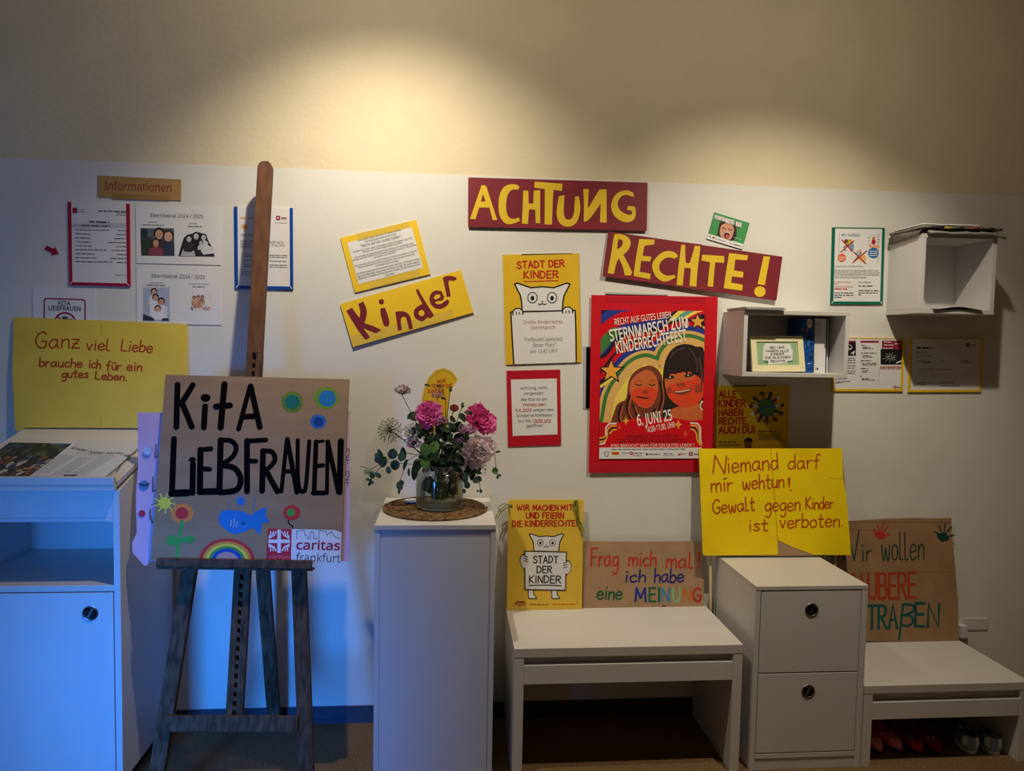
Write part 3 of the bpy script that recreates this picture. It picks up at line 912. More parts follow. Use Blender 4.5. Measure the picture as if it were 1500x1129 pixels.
# ---- blue framed letter behind the easel mast
S, R = framed('framed_notice', [(818, 118), (1282, 134), (1290, 773), (836, 768)], C_B, M_PLF_B, 'white letter in a blue border behind the easel mast', True)
S.greek((870, 216), (990, 220), 26, pm('peach_ink', (226, 170, 120), .6, .04, 20))
S.oval(905, 280, 19, 19, ink(226, 140, 60), 2)
for k in range(10): S.stroke([(905+26*math.cos(k*.628), 280+26*math.sin(k*.628)), (905+33*math.cos(k*.628), 280+33*math.sin(k*.628))], 3, ink(226, 140, 60))
logo_mark(S, 1153, 194, 33); S.greek((1148, 252), (1240, 254), 9, M_INKL)
S.text('Liebe Eltern,', (870, 352), (1003, 358), M_INKG, 20)
for y, l, r in ((400, 'mit dem warmen', 'wollen wir Sie,'), (423, 'folgende Tipps', 'Schutz Ihrer')):
    S.text(l, (872, y), (1012, y+4), M_INKG, 20); S.text(r, (1104 if y < 410 else 1116, y+9), (1216 if y < 410 else 1221, y+12), M_INKG, 20)
S.text('Kinder zu geben', (872, 444), (1012, 448), M_INKG, 20)
for y in (503, 518, 549, 580, 596):
    S.greek((903, y), (1000, y+3), 11, M_INKG); S.greek((1100, y+3), (1240, y+7), 11, M_INKG)
for y in (487, 533, 566):
    S.oval(891, y, 3, 3, M_INKR); S.greek((902, y+2), (935, y+3), 10, ink(220, 170, 150))
S.text('Vielen Dank', (876, 640), (985, 643), M_INKG, 18); S.text('Ihr Kita-Team', (876, 661), (985, 664), M_INKG, 18)
S.done('sheet', parent=R)

# ---- notice with crossed-out camera, half hidden by the yellow card
S = Sheet([(194, 806), (563, 820), (566, 1300), (194, 1290)], WALL(.003), C_A, .0015, M_PAP)
W2 = pm('maroon_line', (120, 30, 50), .6, .05, 20)
S.stroke([(262, 1280), (262, 890), (268, 876), (490, 882), (503, 892), (505, 1285)], 8, M_INKM, 2)
S.text('KITA', (345, 914), (417, 917), M_INK, 25, .02); S.text('LIEBFRAUEN', (287, 944), (477, 950), M_INK, 28, .02)
S.stroke([(384+62*math.cos(k*PI/16), 1022+62*math.sin(k*PI/16)) for k in range(33)], 10, M_INKM, 3)
S.rect(350, 995, 425, 1040, M_INKG, 2); S.rect(368, 982, 400, 996, M_INKG, 2); S.oval(388, 1018, 15, 15, M_PAP, 3)
S.stroke([(338, 978), (430, 1066)], 9, M_INKM, 4)
S.done('no_photography_notice', 'pale notice with a crossed-out camera above the yellow card', 'notice')

# ---- yellow framed text of the children's rights
S = Sheet([(93, 248), (665, 113), (773, 520), (205, 660)], WALL(.006), C_K, .002)
R = S.root('text_notice', 'tilted white printed text on a yellow card above the Kinder sign', 'notice')
b = MB(); b.box(-S.w/2, S.w/2, -S.h/2, S.h/2, -.002, 0, M_YEL); S.mb = b
TY = pm('tape_on_yellow', (222, 190, 74), .3, .03, 10)
S.poly([(218, 218), (608, 127), (618, 170), (230, 262)], TY, 1); S.poly([(308, 565), (690, 478), (700, 536), (322, 630)], TY, 1)
S.done('card', parent=R)
S.use(); S.z0 = .0006
S.lpoly([S.L(p) for p in ((148, 285), (632, 168), (718, 472), (232, 598))], M_PAP, 1)
RD = lambda p, q, t, h, b=0: S.text(t, p, q, M_INK, h, b, 3)
RD((232, 275), (553, 194), 'Es ist wieder soweit, bald findet das Kinderrechtefest', 14)
RD((283, 284), (515, 226), 'Das diesjährige Kinderrecht ist das', 15)
RD((250, 322), (560, 244), '"Recht auf ein gutes Leben".', 22, .004)
for p, q, t in (((192, 362), (636, 255), 'Darüber kann man super nachdenken, heftig diskutieren, auch mal'), ((268, 362), (565, 289), 'streiten und sich eine eigene Meinung bilden.'),
                ((208, 402), (640, 296), 'Wir machen uns gemeinsam mit den Kindern auf die Socken und'), ((188, 424), (668, 306), 'erfassen und die Frankfurter Innenstadt mal ganz genau an: Wo ist Platz'),
                ((350, 404), (515, 360), 'für Kinder und Familien?'), ((203, 468), (676, 350), 'Was brauchen wir um in einer Stadt wie Frankfurt gut leben zu können?'),
                ((235, 478), (656, 375), 'Was würden sich die Kinder wünschen und wo gibt es konkrete'), ((362, 466), (536, 424), 'Verbesserungsvorschläge.'),
                ((218, 528), (694, 410), 'Die Kinder haben sich viele weitere Fragen überlegt und es gab und gibt'), ((226, 546), (694, 432), 'gute und lebendige Gespräche. Wir halten Sie über die verschiedenen'),
                ((232, 564), (700, 450), 'Aktivitäten, Projekte und Neuigkeiten in Sachen Kinderrechte auf dem'), ((432, 538), (506, 520), 'Laufenden.')):
    RD(p, q, t, 14)
S.done('sheet', parent=R)

# ---- cut-out word signs
def word_sign(name, corners, crop, mcard, mlet, letters, label, d=.008, tapes=(), mtape=None, mtl=None):
    S = Sheet(corners, Plane(-d-.004, S_z(corners[3], crop), -d, S_z(corners[0], crop)), crop, .002)
    R = S.root(name, label, 'sign')
    b = MB(); b.box(-S.w/2, S.w/2, -S.h/2, S.h/2, -.002, 0, mcard); S.mb = b
    for t in tapes: S.poly(t, mtape, 1)
    S.done('backing_card', parent=R)
    for outline, holes in letters:
        b = MB(); S.solid(soft(outline), mlet, .0003, .0010, b, False, [soft(h) if len(h) > 3 else h for h in holes])
        b.build('cutout_letter', R)
    return S, R
def S_z(p, crop):
    return atY(crop[0]+p[0]/crop[2], crop[1]+p[1]/crop[2], -.006).z
def circ(x, y, rx, ry, n=18):
    return [(x+rx*math.cos(2*PI*i/n), y+ry*math.sin(2*PI*i/n)) for i in range(n)]
M_TM = pm('tape_on_maroon', (136, 52, 62), .25, .04, 10)
M_LETY = pm('yellow_paper_letters', (224, 190, 44), .55, .04, 14)
word_sign('word_sign', [(77, 95), (1394, 140), (1386, 488), (80, 465)], C_H, M_MAR, M_LETY, [
    ([(178, 155), (210, 160), (292, 412), (258, 410), (235, 320), (160, 320), (132, 405), (92, 403)], [[(188, 218), (206, 275), (172, 277)]]),
    ([(455, 168), (438, 152), (400, 148), (360, 155), (325, 185), (305, 240), (300, 320), (312, 390), (340, 430), (375, 445), (420, 435), (458, 418), (450, 392), (415, 405), (385, 400), (362, 370), (356, 310), (360, 250), (378, 205), (405, 185), (445, 190)], []),
    ([(482, 198), (520, 196), (522, 290), (556, 292), (560, 195), (606, 193), (606, 435), (573, 433), (570, 335), (525, 333), (516, 440), (472, 436), (478, 330)], []),
    ([(567, 130), (770, 146), (766, 198), (704, 190), (697, 300), (693, 445), (638, 443), (640, 300), (640, 184), (562, 174)], []),
    ([(742, 240), (765, 230), (785, 232), (780, 300), (778, 370), (790, 402), (815, 412), (840, 400), (855, 360), (858, 300), (862, 240), (888, 238), (902, 300), (898, 360), (880, 420), (850, 452), (815, 462), (775, 455), (740, 425), (725, 375), (730, 310)], []),
    ([(922, 185), (962, 184), (955, 330), (1040, 188), (1092, 186), (1093, 430), (1044, 428), (1050, 290), (960, 418), (925, 424), (928, 300)], []),
    ([(1293, 240), (1290, 215), (1265, 198), (1225, 193), (1180, 205), (1145, 240), (1125, 290), (1128, 340), (1150, 385), (1190, 415), (1235, 430), (1280, 422), (1305, 390), (1308, 345), (1298, 312), (1250, 308), (1242, 335), (1280, 345), (1278, 370), (1255, 375), (1215, 360), (1180, 330), (1172, 285), (1190, 245), (1225, 225), (1260, 232), (1280, 242)], []),
], 'maroon card strip with cut-out yellow letters reading ACHTUNG', tapes=[[(380, 405), (1118, 425), (1126, 478), (378, 468)], [(562, 125), (860, 132), (858, 188), (560, 176)]], mtape=M_TM)
word_sign('word_sign', [(163, 195), (1438, 380), (1380, 700), (107, 520)], C_R, M_MAR, M_LETY, [
    ([(200, 215), (245, 212), (295, 230), (320, 265), (318, 300), (295, 340), (265, 365), (300, 430), (330, 495), (318, 517), (275, 515), (262, 450), (232, 390), (212, 430), (195, 507), (150, 500), (175, 370), (190, 260)], [[(228, 250), (258, 258), (265, 280), (245, 315), (218, 325)]]),
    ([(382, 250), (495, 255), (490, 290), (420, 300), (405, 372), (470, 380), (462, 415), (395, 410), (385, 490), (465, 505), (460, 545), (340, 520), (355, 400)], []),
    ([(665, 378), (650, 350), (600, 335), (550, 345), (505, 385), (475, 430), (478, 480), (505, 530), (545, 560), (590, 562), (650, 530), (640, 512), (590, 522), (548, 505), (525, 470), (530, 430), (560, 395), (600, 382), (640, 395)], []),
    ([(690, 292), (718, 293), (718, 370), (722, 425), (750, 428), (778, 340), (788, 300), (828, 302), (825, 350), (805, 500), (800, 598), (750, 595), (760, 465), (712, 460), (700, 590), (655, 588), (665, 480), (680, 370)], []),
    ([(842, 365), (1005, 375), (1002, 425), (938, 420), (930, 500), (922, 600), (882, 597), (890, 510), (900, 420), (838, 408)], []),
    ([(1040, 352), (1180, 370), (1170, 405), (1085, 400), (1075, 480), (1145, 492), (1140, 532), (1060, 525), (1055, 570), (1140, 585), (1135, 628), (1000, 610), (1015, 500)], []),
    ([(1292, 375), (1340, 380), (1300, 588), (1248, 580)], []),
    (circ(1265, 635, 43, 40, 11), []),
], 'tilted maroon card strip with cut-out yellow letters reading RECHTE!', d=.012, tapes=[[(470, 242), (840, 290), (835, 345), (478, 310)], [(230, 480), (960, 590), (950, 640), (225, 535)]], mtape=M_TM)
word_sign('word_sign', [(88, 745), (1003, 490), (1095, 808), (195, 1068)], C_K, M_YEL, M_MAR, [
    ([(140, 797), (183, 773), (238, 850), (248, 800), (230, 745), (268, 725), (297, 790), (290, 850), (275, 890), (330, 905), (404, 940), (362, 965), (300, 940), (268, 925), (318, 995), (285, 1015), (240, 960), (190, 880)], []),
    (circ(404, 728, 20, 20), []),
    ([(398, 778), (430, 772), (450, 820), (467, 890), (455, 912), (425, 910), (410, 870), (395, 810)], []),
    ([(508, 805), (540, 798), (580, 800), (615, 825), (630, 870), (640, 930), (612, 938), (600, 880), (585, 840), (555, 842), (548, 870), (558, 940), (528, 945), (520, 880)], []),
    ([(665, 635), (680, 632), (705, 680), (745, 745), (800, 830), (772, 852), (750, 845), (715, 875), (680, 868), (650, 840), (645, 800), (665, 770), (700, 750), (712, 745), (690, 700), (668, 660)], [circ(706, 812, 22, 25)]),
    ([(865, 718), (876, 690), (855, 648), (815, 640), (778, 660), (762, 705), (775, 750), (810, 778), (855, 782), (895, 760), (915, 730), (905, 710), (882, 720), (855, 745), (825, 748), (806, 735), (815, 722)], [[(795, 698), (812, 672), (840, 670), (850, 688), (832, 705), (808, 712)]]),
    ([(865, 548), (890, 535), (930, 532), (965, 545), (970, 560), (945, 572), (915, 565), (905, 580), (918, 640), (925, 685), (895, 692), (885, 640), (875, 590)], []),
], 'tilted yellow card with cut-out maroon letters reading Kinder', tapes=[[(178, 990), (935, 785), (945, 845), (200, 1058)]], mtape=TY)

# ---- green postcard
S = Sheet([(937, 57), (1195, 133), (1133, 325), (875, 247)], WALL(.005), C_R, .002, pm('green_print', (70, 150, 90), .45, .05, 20))
S.poly([(886, 210), (1147, 288), (1133, 325), (875, 247)], M_PAP, 1)
S.poly([(975, 125), (1010, 120), (1060, 130), (1090, 160), (1095, 215), (1078, 255), (1050, 262), (985, 240), (955, 220), (962, 170)], ink(52, 40, 38), 2, True)
S.poly([(985, 150), (1020, 135), (1060, 145), (1075, 180), (1065, 225), (1045, 255), (1005, 248), (975, 225), (972, 185)], ink(206, 150, 124), 3, True)
S.oval(1022, 222, 20, 25, ink(90, 26, 30), 4); S.oval(1025, 230, 11, 12, ink(200, 90, 90), 5); S.stroke([(1008, 203), (1022, 198), (1038, 206)], 5, M_PAP, 6)
for x, y in ((1000, 168), (1046, 180)): S.stroke([(x-12, y), (x+12, y+4)], 5, HAIR[0], 5)
S.stroke([(1018, 180), (1012, 195), (1026, 198)], 3, ink(140, 90, 74), 5)
cols = [ink(60, 60, 70), ink(200, 50, 60), ink(60, 60, 70), ink(60, 130, 120)]
for i, ch in enumerate('HÖRT'):
    x, y = 938+i*19, 104+i*5.5; S.poly([(x-3, y-30), (x+18, y-25), (x+16, y+4), (x-5, y-1)], M_PAP, 7); S.text(ch, (x, y), (x+13, y+4), cols[i], 22, .015, 8)
for i, ch in enumerate('UNS'):
    x, y = 1018+i*20, 134+i*5.5; S.poly([(x-3, y-36), (x+20, y-30), (x+17, y+4), (x-5, y-1)], M_PAP, 7); S.text(ch, (x, y), (x+14, y+4), [cols[1], ink(60, 80, 150), cols[0]][i], 26, .015, 8)
for i, ch in enumerate('ZU'):
    x, y = 1092+i*20, 158+i*6; S.poly([(x-3, y-36), (x+20, y-30), (x+18, y+4), (x-5, y-1)], M_PAP, 7); S.text(ch, (x, y), (x+14, y+4), [cols[1], cols[0]][i], 26, .015, 8)
S.rect(893, 225, 905, 240, M_INKL, 3); S.oval(925, 240, 12, 6, ink(190, 70, 60), 3); S.greek((940, 250), (1010, 270), 7, M_INKG, 3); S.greek((1040, 280), (1066, 288), 9, M_INKG, 3); S.greek((1074, 292), (1125, 306), 12, M_INKG, 3)
S.greek((1072, 240), (1128, 256), 5, M_PAP, 8)
S.done('postcard', 'small green postcard with a shouting face above the RECHTE! strip', 'postcard')

# ---- yellow notice with a white cat holding the sheet
def cat_head(S, X, Y, W, H, lw, lay=2):
    """a plain white cat: rounded head, upright ears, dot eyes, whiskers; X,Y centre, W,H size"""
    F = lambda a, b: (X+a*W/2, Y+b*H/2)
    out = [F(-.74, 1.0), F(-.76, .35), F(-.8, -.1), F(-1.02, -.95), F(-.9, -1.02), F(-.42, -.68), F(0, -.76), F(.42, -.68), F(.9, -1.02), F(1.02, -.95), F(.8, -.1), F(.76, .35), F(.74, 1.0)]
    S.poly(out, M_PAP, lay); S.stroke(out, lw, M_INK, lay+1)
    for e in (-.36, .36):
        S.oval(*F(e, .05), W*.095, W*.105, M_INK, lay+1.4); S.oval(*F(e, .05), W*.078, W*.088, M_PAP, lay+1.6); S.oval(*F(e, .09), W*.034, W*.046, M_INK, lay+1.8)
    S.poly([F(-.05, .30), F(.05, .30), F(0, .40)], M_INK, lay+1.8)
    S.stroke([F(-.14, .50), F(-.07, .56), F(0, .48), F(.07, .56), F(.14, .50)], lw*.7, M_INK, lay+1.8, True)
S = Sheet([(97, 82), (800, 70), (828, 1068), (135, 1093)], WALL(.005), C_S, .002, M_YELP)
S.poly([(276, 76), (745, 68), (745, 74), (276, 86)], M_INK, 1)  # dark strip at the top edge draws the shadow gap behind the sheet
S.word('STADT DER', (236, 208), (668, 190), 60, 13, M_INKR, 2, 0, 2.2, .4)
S.word('KINDER', (300, 298), (612, 292), 64, 13, M_INKR, 2, 0, 2.2, .4); S.stroke([(300, 329), (420, 325), (612, 319)], 9, M_INKR, 2, True)
cat_head(S, 466, 470, 500, 250, 13)
S.poly([(178, 608), (640, 600), (765, 590), (778, 1070), (205, 1088)], M_PAP, 4)
S.stroke([(205, 1088), (190, 850), (177, 608), (460, 602), (768, 592), (775, 800), (778, 1068)], 13, M_INK, 5)
for x, y in ((240, 605), (697, 592)):
    pw = [(x-46, y+26), (x-42, y-8), (x-15, y-30), (x+20, y-30), (x+46, y-8), (x+48, y+22)]
    S.poly(pw, M_PAP, 6); S.stroke(pw, 11, M_INK, 7)
    for q in (-14, 14): S.stroke([(x+q, y+4), (x+q+2, y+22)], 9, M_INK, 7)
S.text('Großer Kinderrechte', (290, 718), (650, 714), M_INKM, 32, 0, 5); S.text('Sternmarsch', (360, 768), (582, 764), M_INKM, 32, 0, 5)
S.text('Treffpunkt Spielplatz', (300, 880), (652, 872), M_INKG, 34, 0, 5); S.text('„Roter Platz“.', (368, 930), (598, 926), M_INKG, 33, 0, 5); S.text('um 13:45 Uhr!', (356, 985), (602, 980), M_INKG, 34, 0, 5)
S.done('cat_notice', 'yellow printed notice on the wall with a white cat peering over its text', 'notice')

# ---- small red-edged note
S = Sheet([(172, 103), (803, 92), (828, 980), (200, 1003)], WALL(.004), C_N, .0015)
R = S.root('note', 'white closing-time note mounted on red card', 'notice')
b = MB(); b.box(-S.w/2, S.w/2, -S.h/2, S.h/2, -.0015, 0, M_REDN); S.mb = b; S.done('card', parent=R)
S.use(); S.z0 = .0004
S.poly([(228, 208), (770, 195), (780, 855), (250, 875)], M_PAP, 1)
T = lambda t, a, b, m, bo=0, h=34: S.text(t, a, b, m, h, bo, 3)
T('Achtung, nicht', (340, 325), (662, 320), M_INKG); T('vergessen:', (380, 388), (620, 384), M_INKG); T('die Kita ist am', (347, 460), (660, 455), M_INKG)
T('Freitag,den', (372, 522), (637, 517), M_INKR, .02); T('6.6.2025', (282, 588), (474, 584), M_INKR, .02); T('wegen des', (490, 583), (733, 578), M_INKG)
T('Kinderrechtefestes', (300, 650), (717, 643), M_INKG); T('nur bis', (316, 713), (462, 710), M_INKG); T('13:30 Uhr', (482, 709), (706, 705), M_INKR, .02); T('geöffnet!', (412, 772), (606, 766), M_INKG)
S.stroke([(482, 717), (706, 713)], 4, M_INKR, 3)
S.done('sheet', parent=R)

# =================================================================== POSTERS, RIGHT HALF OF THE WALL
# ---- the big rally poster on red card
S = Sheet([(63, 52), (803, 55), (796, 1098), (53, 1095)], WALL(.012), C_P, .003)
R = S.root('rally_poster', 'large red rally poster with two children\'s faces, rainbow bands and stars', 'poster')
b = MB(); b.box(-S.w/2, S.w/2, -S.h/2, S.h/2, -.003, 0, M_RED); S.mb = b
TR_ = pm('tape_on_red', (190, 34, 48), .25, .04, 10)
S.poly([(150, 58), (740, 62), (738, 100), (150, 96)], TR_, 1); S.poly([(68, 1042), (650, 1046), (650, 1094), (68, 1092)], TR_, 1)
S.done('card', parent=R)
for q1, q2 in (([(22, 352), (80, 352), (80, 724), (20, 722)], [(38, 356), (80, 356), (80, 722), (34, 720)]), ([(150, 30), (520, 44), (520, 80), (150, 80)], [(152, 42), (520, 50), (520, 80), (152, 80)])):  # grey strips with black faces draw the shadow gap and tape behind the card
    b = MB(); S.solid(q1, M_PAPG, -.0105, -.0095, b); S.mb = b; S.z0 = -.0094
    S.poly(q2, M_BPAINT, 0); S.done('gap_shade_strip', parent=R)
S.use(); S.z0 = .0005
PR = pm('poster_red', (214, 24, 36), .35, .04, 20)
q = [(124, 136), (737, 138), (728, 1018), (108, 1015)]
A = [S.L(p) for p in q]
S.lpoly(A, PR, 0)
S.clip = (max(A[0][0], A[3][0]), min(A[1][0], A[2][0]), max(A[2][1], A[3][1]), min(A[0][1], A[1][1]))
NAVY, BLUE, TAN, GREEN, YEL, TEAL = ink(30, 26, 50), ink(40, 54, 148), ink(226, 180, 104), ink(64, 124, 62), ink(240, 214, 90), ink(80, 160, 150)
# upper arcs
up1 = [(90, 330), (150, 250), (240, 190), (360, 170), (470, 150), (560, 110)]
for wd, m in ((200, NAVY), (160, BLUE), (70, PR), (40, PR)): S.stroke(up1, wd, m, {200: 1, 160: 1.3, 70: 1.6, 40: 1.9}[wd], True)
up2 = [(560, 330), (620, 240), (700, 190), (780, 170)]
for i, (wd, m) in enumerate(((230, NAVY), (200, YEL), (150, TEAL), (105, YEL), (70, PR), (40, NAVY))): S.stroke(up2, wd, m, 2.2+i*.3, True)
S.stroke([(100, 380), (160, 310), (200, 270)], 60, GREEN, 2, True)
for i, (x, m) in enumerate(((0, YEL), (14, TEAL), (28, PR))): S.stroke([(190+x, 440), (225+x, 385), (270+x, 340)], 14, m, 4+i*.1, True)
# bands over the heads
crest = [(150, 860), (165, 760), (190, 640), (250, 540), (310, 470), (380, 440), (440, 455), (478, 470), (500, 400), (560, 340), (640, 325), (720, 350), (790, 400)]
for i, (wd, m) in enumerate(((262, NAVY), (236, PR), (186, BLUE), (128, TAN), (92, GREEN), (48, TAN))):
    S.stroke(crest, wd, m, 4.5+i*.3, True)
S.poly([(170, 860), (190, 720), (210, 640), (265, 560), (320, 490), (385, 458), (440, 470), (480, 490), (510, 410), (565, 352), (640, 338), (730, 365), (740, 860)], YEL, 6.6)
# stars
def star(x, y, r, m, lay, rot=-PI/2, inner=.42):
    S.poly([(x+(r if k % 2 == 0 else r*inner)*math.cos(rot+k*PI/5), y+(r if k % 2 == 0 else r*inner)*math.sin(rot+k*PI/5)) for k in range(10)], m, lay)
OR = ink(240, 172, 62)
S.stroke([(100, 590), (140, 560), (200, 520)], 40, NAVY, 7); S.stroke([(100, 600), (140, 575), (190, 540)], 16, YEL, 7.3)
S.stroke([(690, 205), (760, 250)], 34, NAVY, 7); S.stroke([(690, 215), (760, 262)], 12, OR, 7.3)
star(182, 498, 84, NAVY, 7.6); star(182, 498, 64, OR, 8); star(692, 206, 58, NAVY, 7.6); star(692, 206, 43, OR, 8)
# the two children, in flat print colours
HB, SK, SKD, RD2, CH = ink(40, 28, 28), ink(206, 106, 56), ink(164, 66, 44), ink(226, 72, 40), ink(120, 58, 42)
S.poly([(488, 780), (486, 560), (500, 440), (545, 365), (610, 338), (680, 352), (735, 400), (740, 800), (520, 800)], HB, 9, True)
S.poly([(510, 800), (540, 720), (600, 700), (700, 690), (735, 700), (735, 860), (520, 860)], SK, 9.4)
S.poly([(498, 560), (512, 520), (560, 512), (640, 500), (680, 520), (722, 560), (724, 640), (690, 690), (620, 712), (560, 690), (515, 640)], RD2, 9.8, True)
S.poly([(498, 545), (510, 525), (560, 515), (640, 505), (676, 520), (660, 545), (600, 560), (540, 575), (505, 600)], SK, 10.2, True)
S.poly([(492, 500), (520, 400), (600, 360), (680, 380), (690, 500), (665, 525), (640, 480), (628, 525), (600, 470), (560, 520), (545, 480), (515, 545), (498, 540)], HB, 10.6)
for x, y in ((528, 532), (636, 520)):
    S.poly([(x-26, y+8), (x-10, y-8), (x+18, y-8), (x+28, y+4), (x+10, y+12), (x-12, y+14)], HB, 10.8); S.oval(x, y+2, 5, 4, M_PAP, 11)
S.poly([(566, 578), (590, 566), (622, 572), (616, 588), (594, 586), (576, 592)], SKD, 10.8, True)
S.poly([(550, 616), (600, 612), (660, 594), (640, 622), (600, 636), (560, 632)], CH, 10.8, True); S.stroke([(560, 620), (600, 618), (645, 606)], 6, ink(240, 200, 180), 11)
S.oval(690, 600, 16, 26, SKD, 10.6); S.oval(525, 610, 16, 20, SKD, 10.6)
S.stroke([(700, 420), (715, 520), (712, 620)], 10, ink(96, 62, 56), 11, True); S.stroke([(640, 360), (680, 420), (690, 500)], 8, ink(84, 60, 60), 11, True); S.stroke([(530, 420), (560, 380), (610, 362)], 8, ink(84, 60, 60), 11, True)
S.poly([(200, 860), (206, 720), (236, 680), (270, 660), (285, 560), (320, 500), (390, 466), (440, 475), (478, 520), (490, 600), (520, 650), (540, 740), (520, 860)], CH, 9, True)
S.poly([(290, 610), (300, 555), (345, 510), (400, 490), (440, 520), (458, 570), (455, 630), (430, 690), (390, 716), (340, 700), (305, 660)], SK, 10, True)
S.poly([(300, 620), (330, 600), (380, 592), (440, 600), (452, 640), (425, 692), (388, 712), (342, 698), (308, 664)], RD2, 10.3, True)
for x in (344, 424):
    S.stroke([(x-18, 574), (x-4, 582), (x+16, 578)], 6, HB, 10.6, True); S.stroke([(x-20, 560), (x, 552), (x+18, 560)], 5, SKD, 10.6, True)
S.poly([(364, 622), (385, 606), (402, 622), (388, 634)], SKD, 10.6, True)
S.stroke([(332, 648), (360, 654), (400, 658)], 8, HB, 10.6, True)
for hx in ([(290, 640), (275, 720), (300, 780)], [(312, 700), (330, 750), (320, 790)], [(470, 560), (482, 650), (460, 740)], [(240, 700), (225, 760), (240, 800)], [(440, 720), (420, 760), (430, 800)]):
    S.stroke(hx, 13, HB, 10.4, True); S.stroke([(x+11, y+8) for x, y in hx], 6, SK, 10.5, True)
S.oval(720, 700, 16, 28, ink(236, 222, 190), 11); S.oval(720, 702, 9, 18, CH, 11.2)
# lower red panel, ornaments, print
S.poly([(108, 800), (240, 800), (330, 770), (560, 775), (650, 790), (735, 785), (735, 950), (108, 948)], PR, 12)
for i, (o, m) in enumerate(((0, M_PAP), (14, OR), (26, HB), (36, OR))):
    S.stroke([(210, 806+o), (170+o*.6, 808+o), (150+o*.6, 830+o), (150+o*.6, 900-o), (140, 925-o), (104, 930-o)], 9, m, 12.3, False)
    S.stroke([(652, 804+o), (690-o*.6, 806+o), (708-o*.6, 830+o), (708-o*.6, 900), (716-o*.3, 930), (724, 940)], 9, m, 12.3, False)
for x, y, r in ((268, 790, 26), (578, 812, 30), (230, 830, 18), (620, 866, 24)):
    S.poly([(x, y-r), (x+r*.25, y-r*.25), (x+r*.8, y), (x+r*.25, y+r*.25), (x, y+r), (x-r*.25, y+r*.25), (x-r*.8, y), (x-r*.25, y-r*.25)], OR if r > 24 else ink(226, 84, 60), 12.5)
PT = lambda t, a, c, m, h, bo=.018, l=13: S.text(t, a, c, m, h, bo, l)
W1 = pm('poster_white', (240, 236, 226), .4, .02, 20)
PT('RECHT AUF GUTES LEBEN', (204, 226), (536, 182), W1, 36, .01); PT('STERNMARSCH ZUM', (176, 322), (640, 238), W1, 64, .034); PT('KINDERRECHTEFEST', (215, 392), (630, 318), W1, 66, .034)
PT('6. JUNI 25', (338, 820), (543, 786), W1, 62, .034); PT('14.00-17.00. UHR', (389, 862), (560, 828), W1, 33, .02)
PT('STERNMARSCH ZUR HAUPTWACHE', (266, 894), (572, 892), HB, 20, .006); PT('DORT FEIERN WIR DANN DIE KINDERRECHTE', (224, 920), (622, 918), HB, 20, .006)
PT('WAS BRAUCHT MAN FÜR EIN GUTES LEBEN ?', (178, 945), (672, 942), W1, 17, .004)
S.poly([(108, 948), (732, 948), (729, 1020), (106, 1018)], M_PAP, 13)
S.greek((182, 962), (620, 960), 9, M_INKG, 14)
S.stroke([(140, 975), (168, 975), (160, 1000), (148, 1000), (140, 975)], 3, M_INKG, 14); S.rect(184, 972, 228, 992, ink(226, 170, 40), 14); S.rect(186, 978, 226, 987, M_INKR, 14.5)
S.oval(300, 982, 10, 10, M_INKR, 14); S.oval(300, 982, 4, 4, M_PAP, 14.5); S.greek((246, 982), (286, 982), 8, M_INKG, 14); S.greek((314, 985), (366, 985), 10, M_INKM, 14); S.greek((310, 998), (362, 998), 8, M_INKL, 14)
S.oval(391, 988, 7, 7, M_INKG, 14); S.greek((402, 991), (470, 991), 10, M_INKG, 14); S.greek((490, 988), (540, 988), 11, ink(60, 110, 170), 14); S.greek((490, 998), (550, 998), 6, M_INKL, 14)
S.stroke([(572, 995), (590, 982), (582, 995), (600, 985), (622, 986)], 4, M_INKR, 14); logo_mark(S, 640, 975, 22, 14)
S.clip = None
S.done('print', parent=R)

# ---- yellow poster under the shelf box
S = Sheet([(88, 615), (612, 607), (606, 1330), (72, 1330)], WALL(.004), C_Y, .0015, M_YELP)
S.poly([(216, 611), (455, 608), (455, 615), (216, 618)], M_INK, 1)
for t, a, c, h in (('ALLE', (115, 697), (237, 697), 44), ('KINDER', (113, 765), (303, 762), 47), ('HABEN', (113, 828), (283, 825), 43), ('RECHTE,', (113, 890), (322, 888), 43), ('AUCH DU!', (113, 954), (368, 950), 46)):
    S.word(t, a, c, h, 10, M_INKR, 2, 0, 2.2, .35)
S.oval(456, 768, 68, 68, ink(70, 130, 150), 2, 26)
for pts in ([(400, 740), (430, 710), (470, 715), (480, 745), (450, 760), (420, 765)], [(430, 790), (470, 770), (510, 780), (500, 815), (460, 830)], [(490, 720), (515, 745), (505, 755)]): S.poly(pts, ink(96, 140, 60), 3, True)
fc = [ink(70, 50, 46), ink(170, 50, 56), ink(224, 220, 214), ink(60, 110, 90), ink(180, 110, 60), ink(70, 80, 130)]
for k in range(11):
    a = -PI/2+.25+k*2*PI/11
    x, y = 456+106*math.cos(a), 770+100*math.sin(a)
    S.stroke([(456+72*math.cos(a), 770+70*math.sin(a)), (x, y)], 20, fc[k % 6], 4); S.oval(x+8*math.cos(a), y+8*math.sin(a), 13, 13, fc[(k*5+3) % 6 if k % 2 else 0], 5)
    a2 = a+.28; S.stroke([(x-8*math.cos(a), y-8*math.sin(a)), (456+104*math.cos(a2), 770+100*math.sin(a2))], 7, fc[(k+1) % 6], 4)
S.word('ALLE', (398, 945), (440, 945), 11, 3, M_INK, 2); S.greek((446, 945), (524, 945), 13, M_INK)
for i in range(6): S.greek((398, 960+i*8.5), (555, 960+i*8.5), 7, M_INKG)
S.greek((112, 1020), (240, 1020), 13, M_INK); S.greek((112, 1036), (275, 1036), 8, M_INKG); S.greek((112, 1046), (275, 1046), 8, M_INKG)
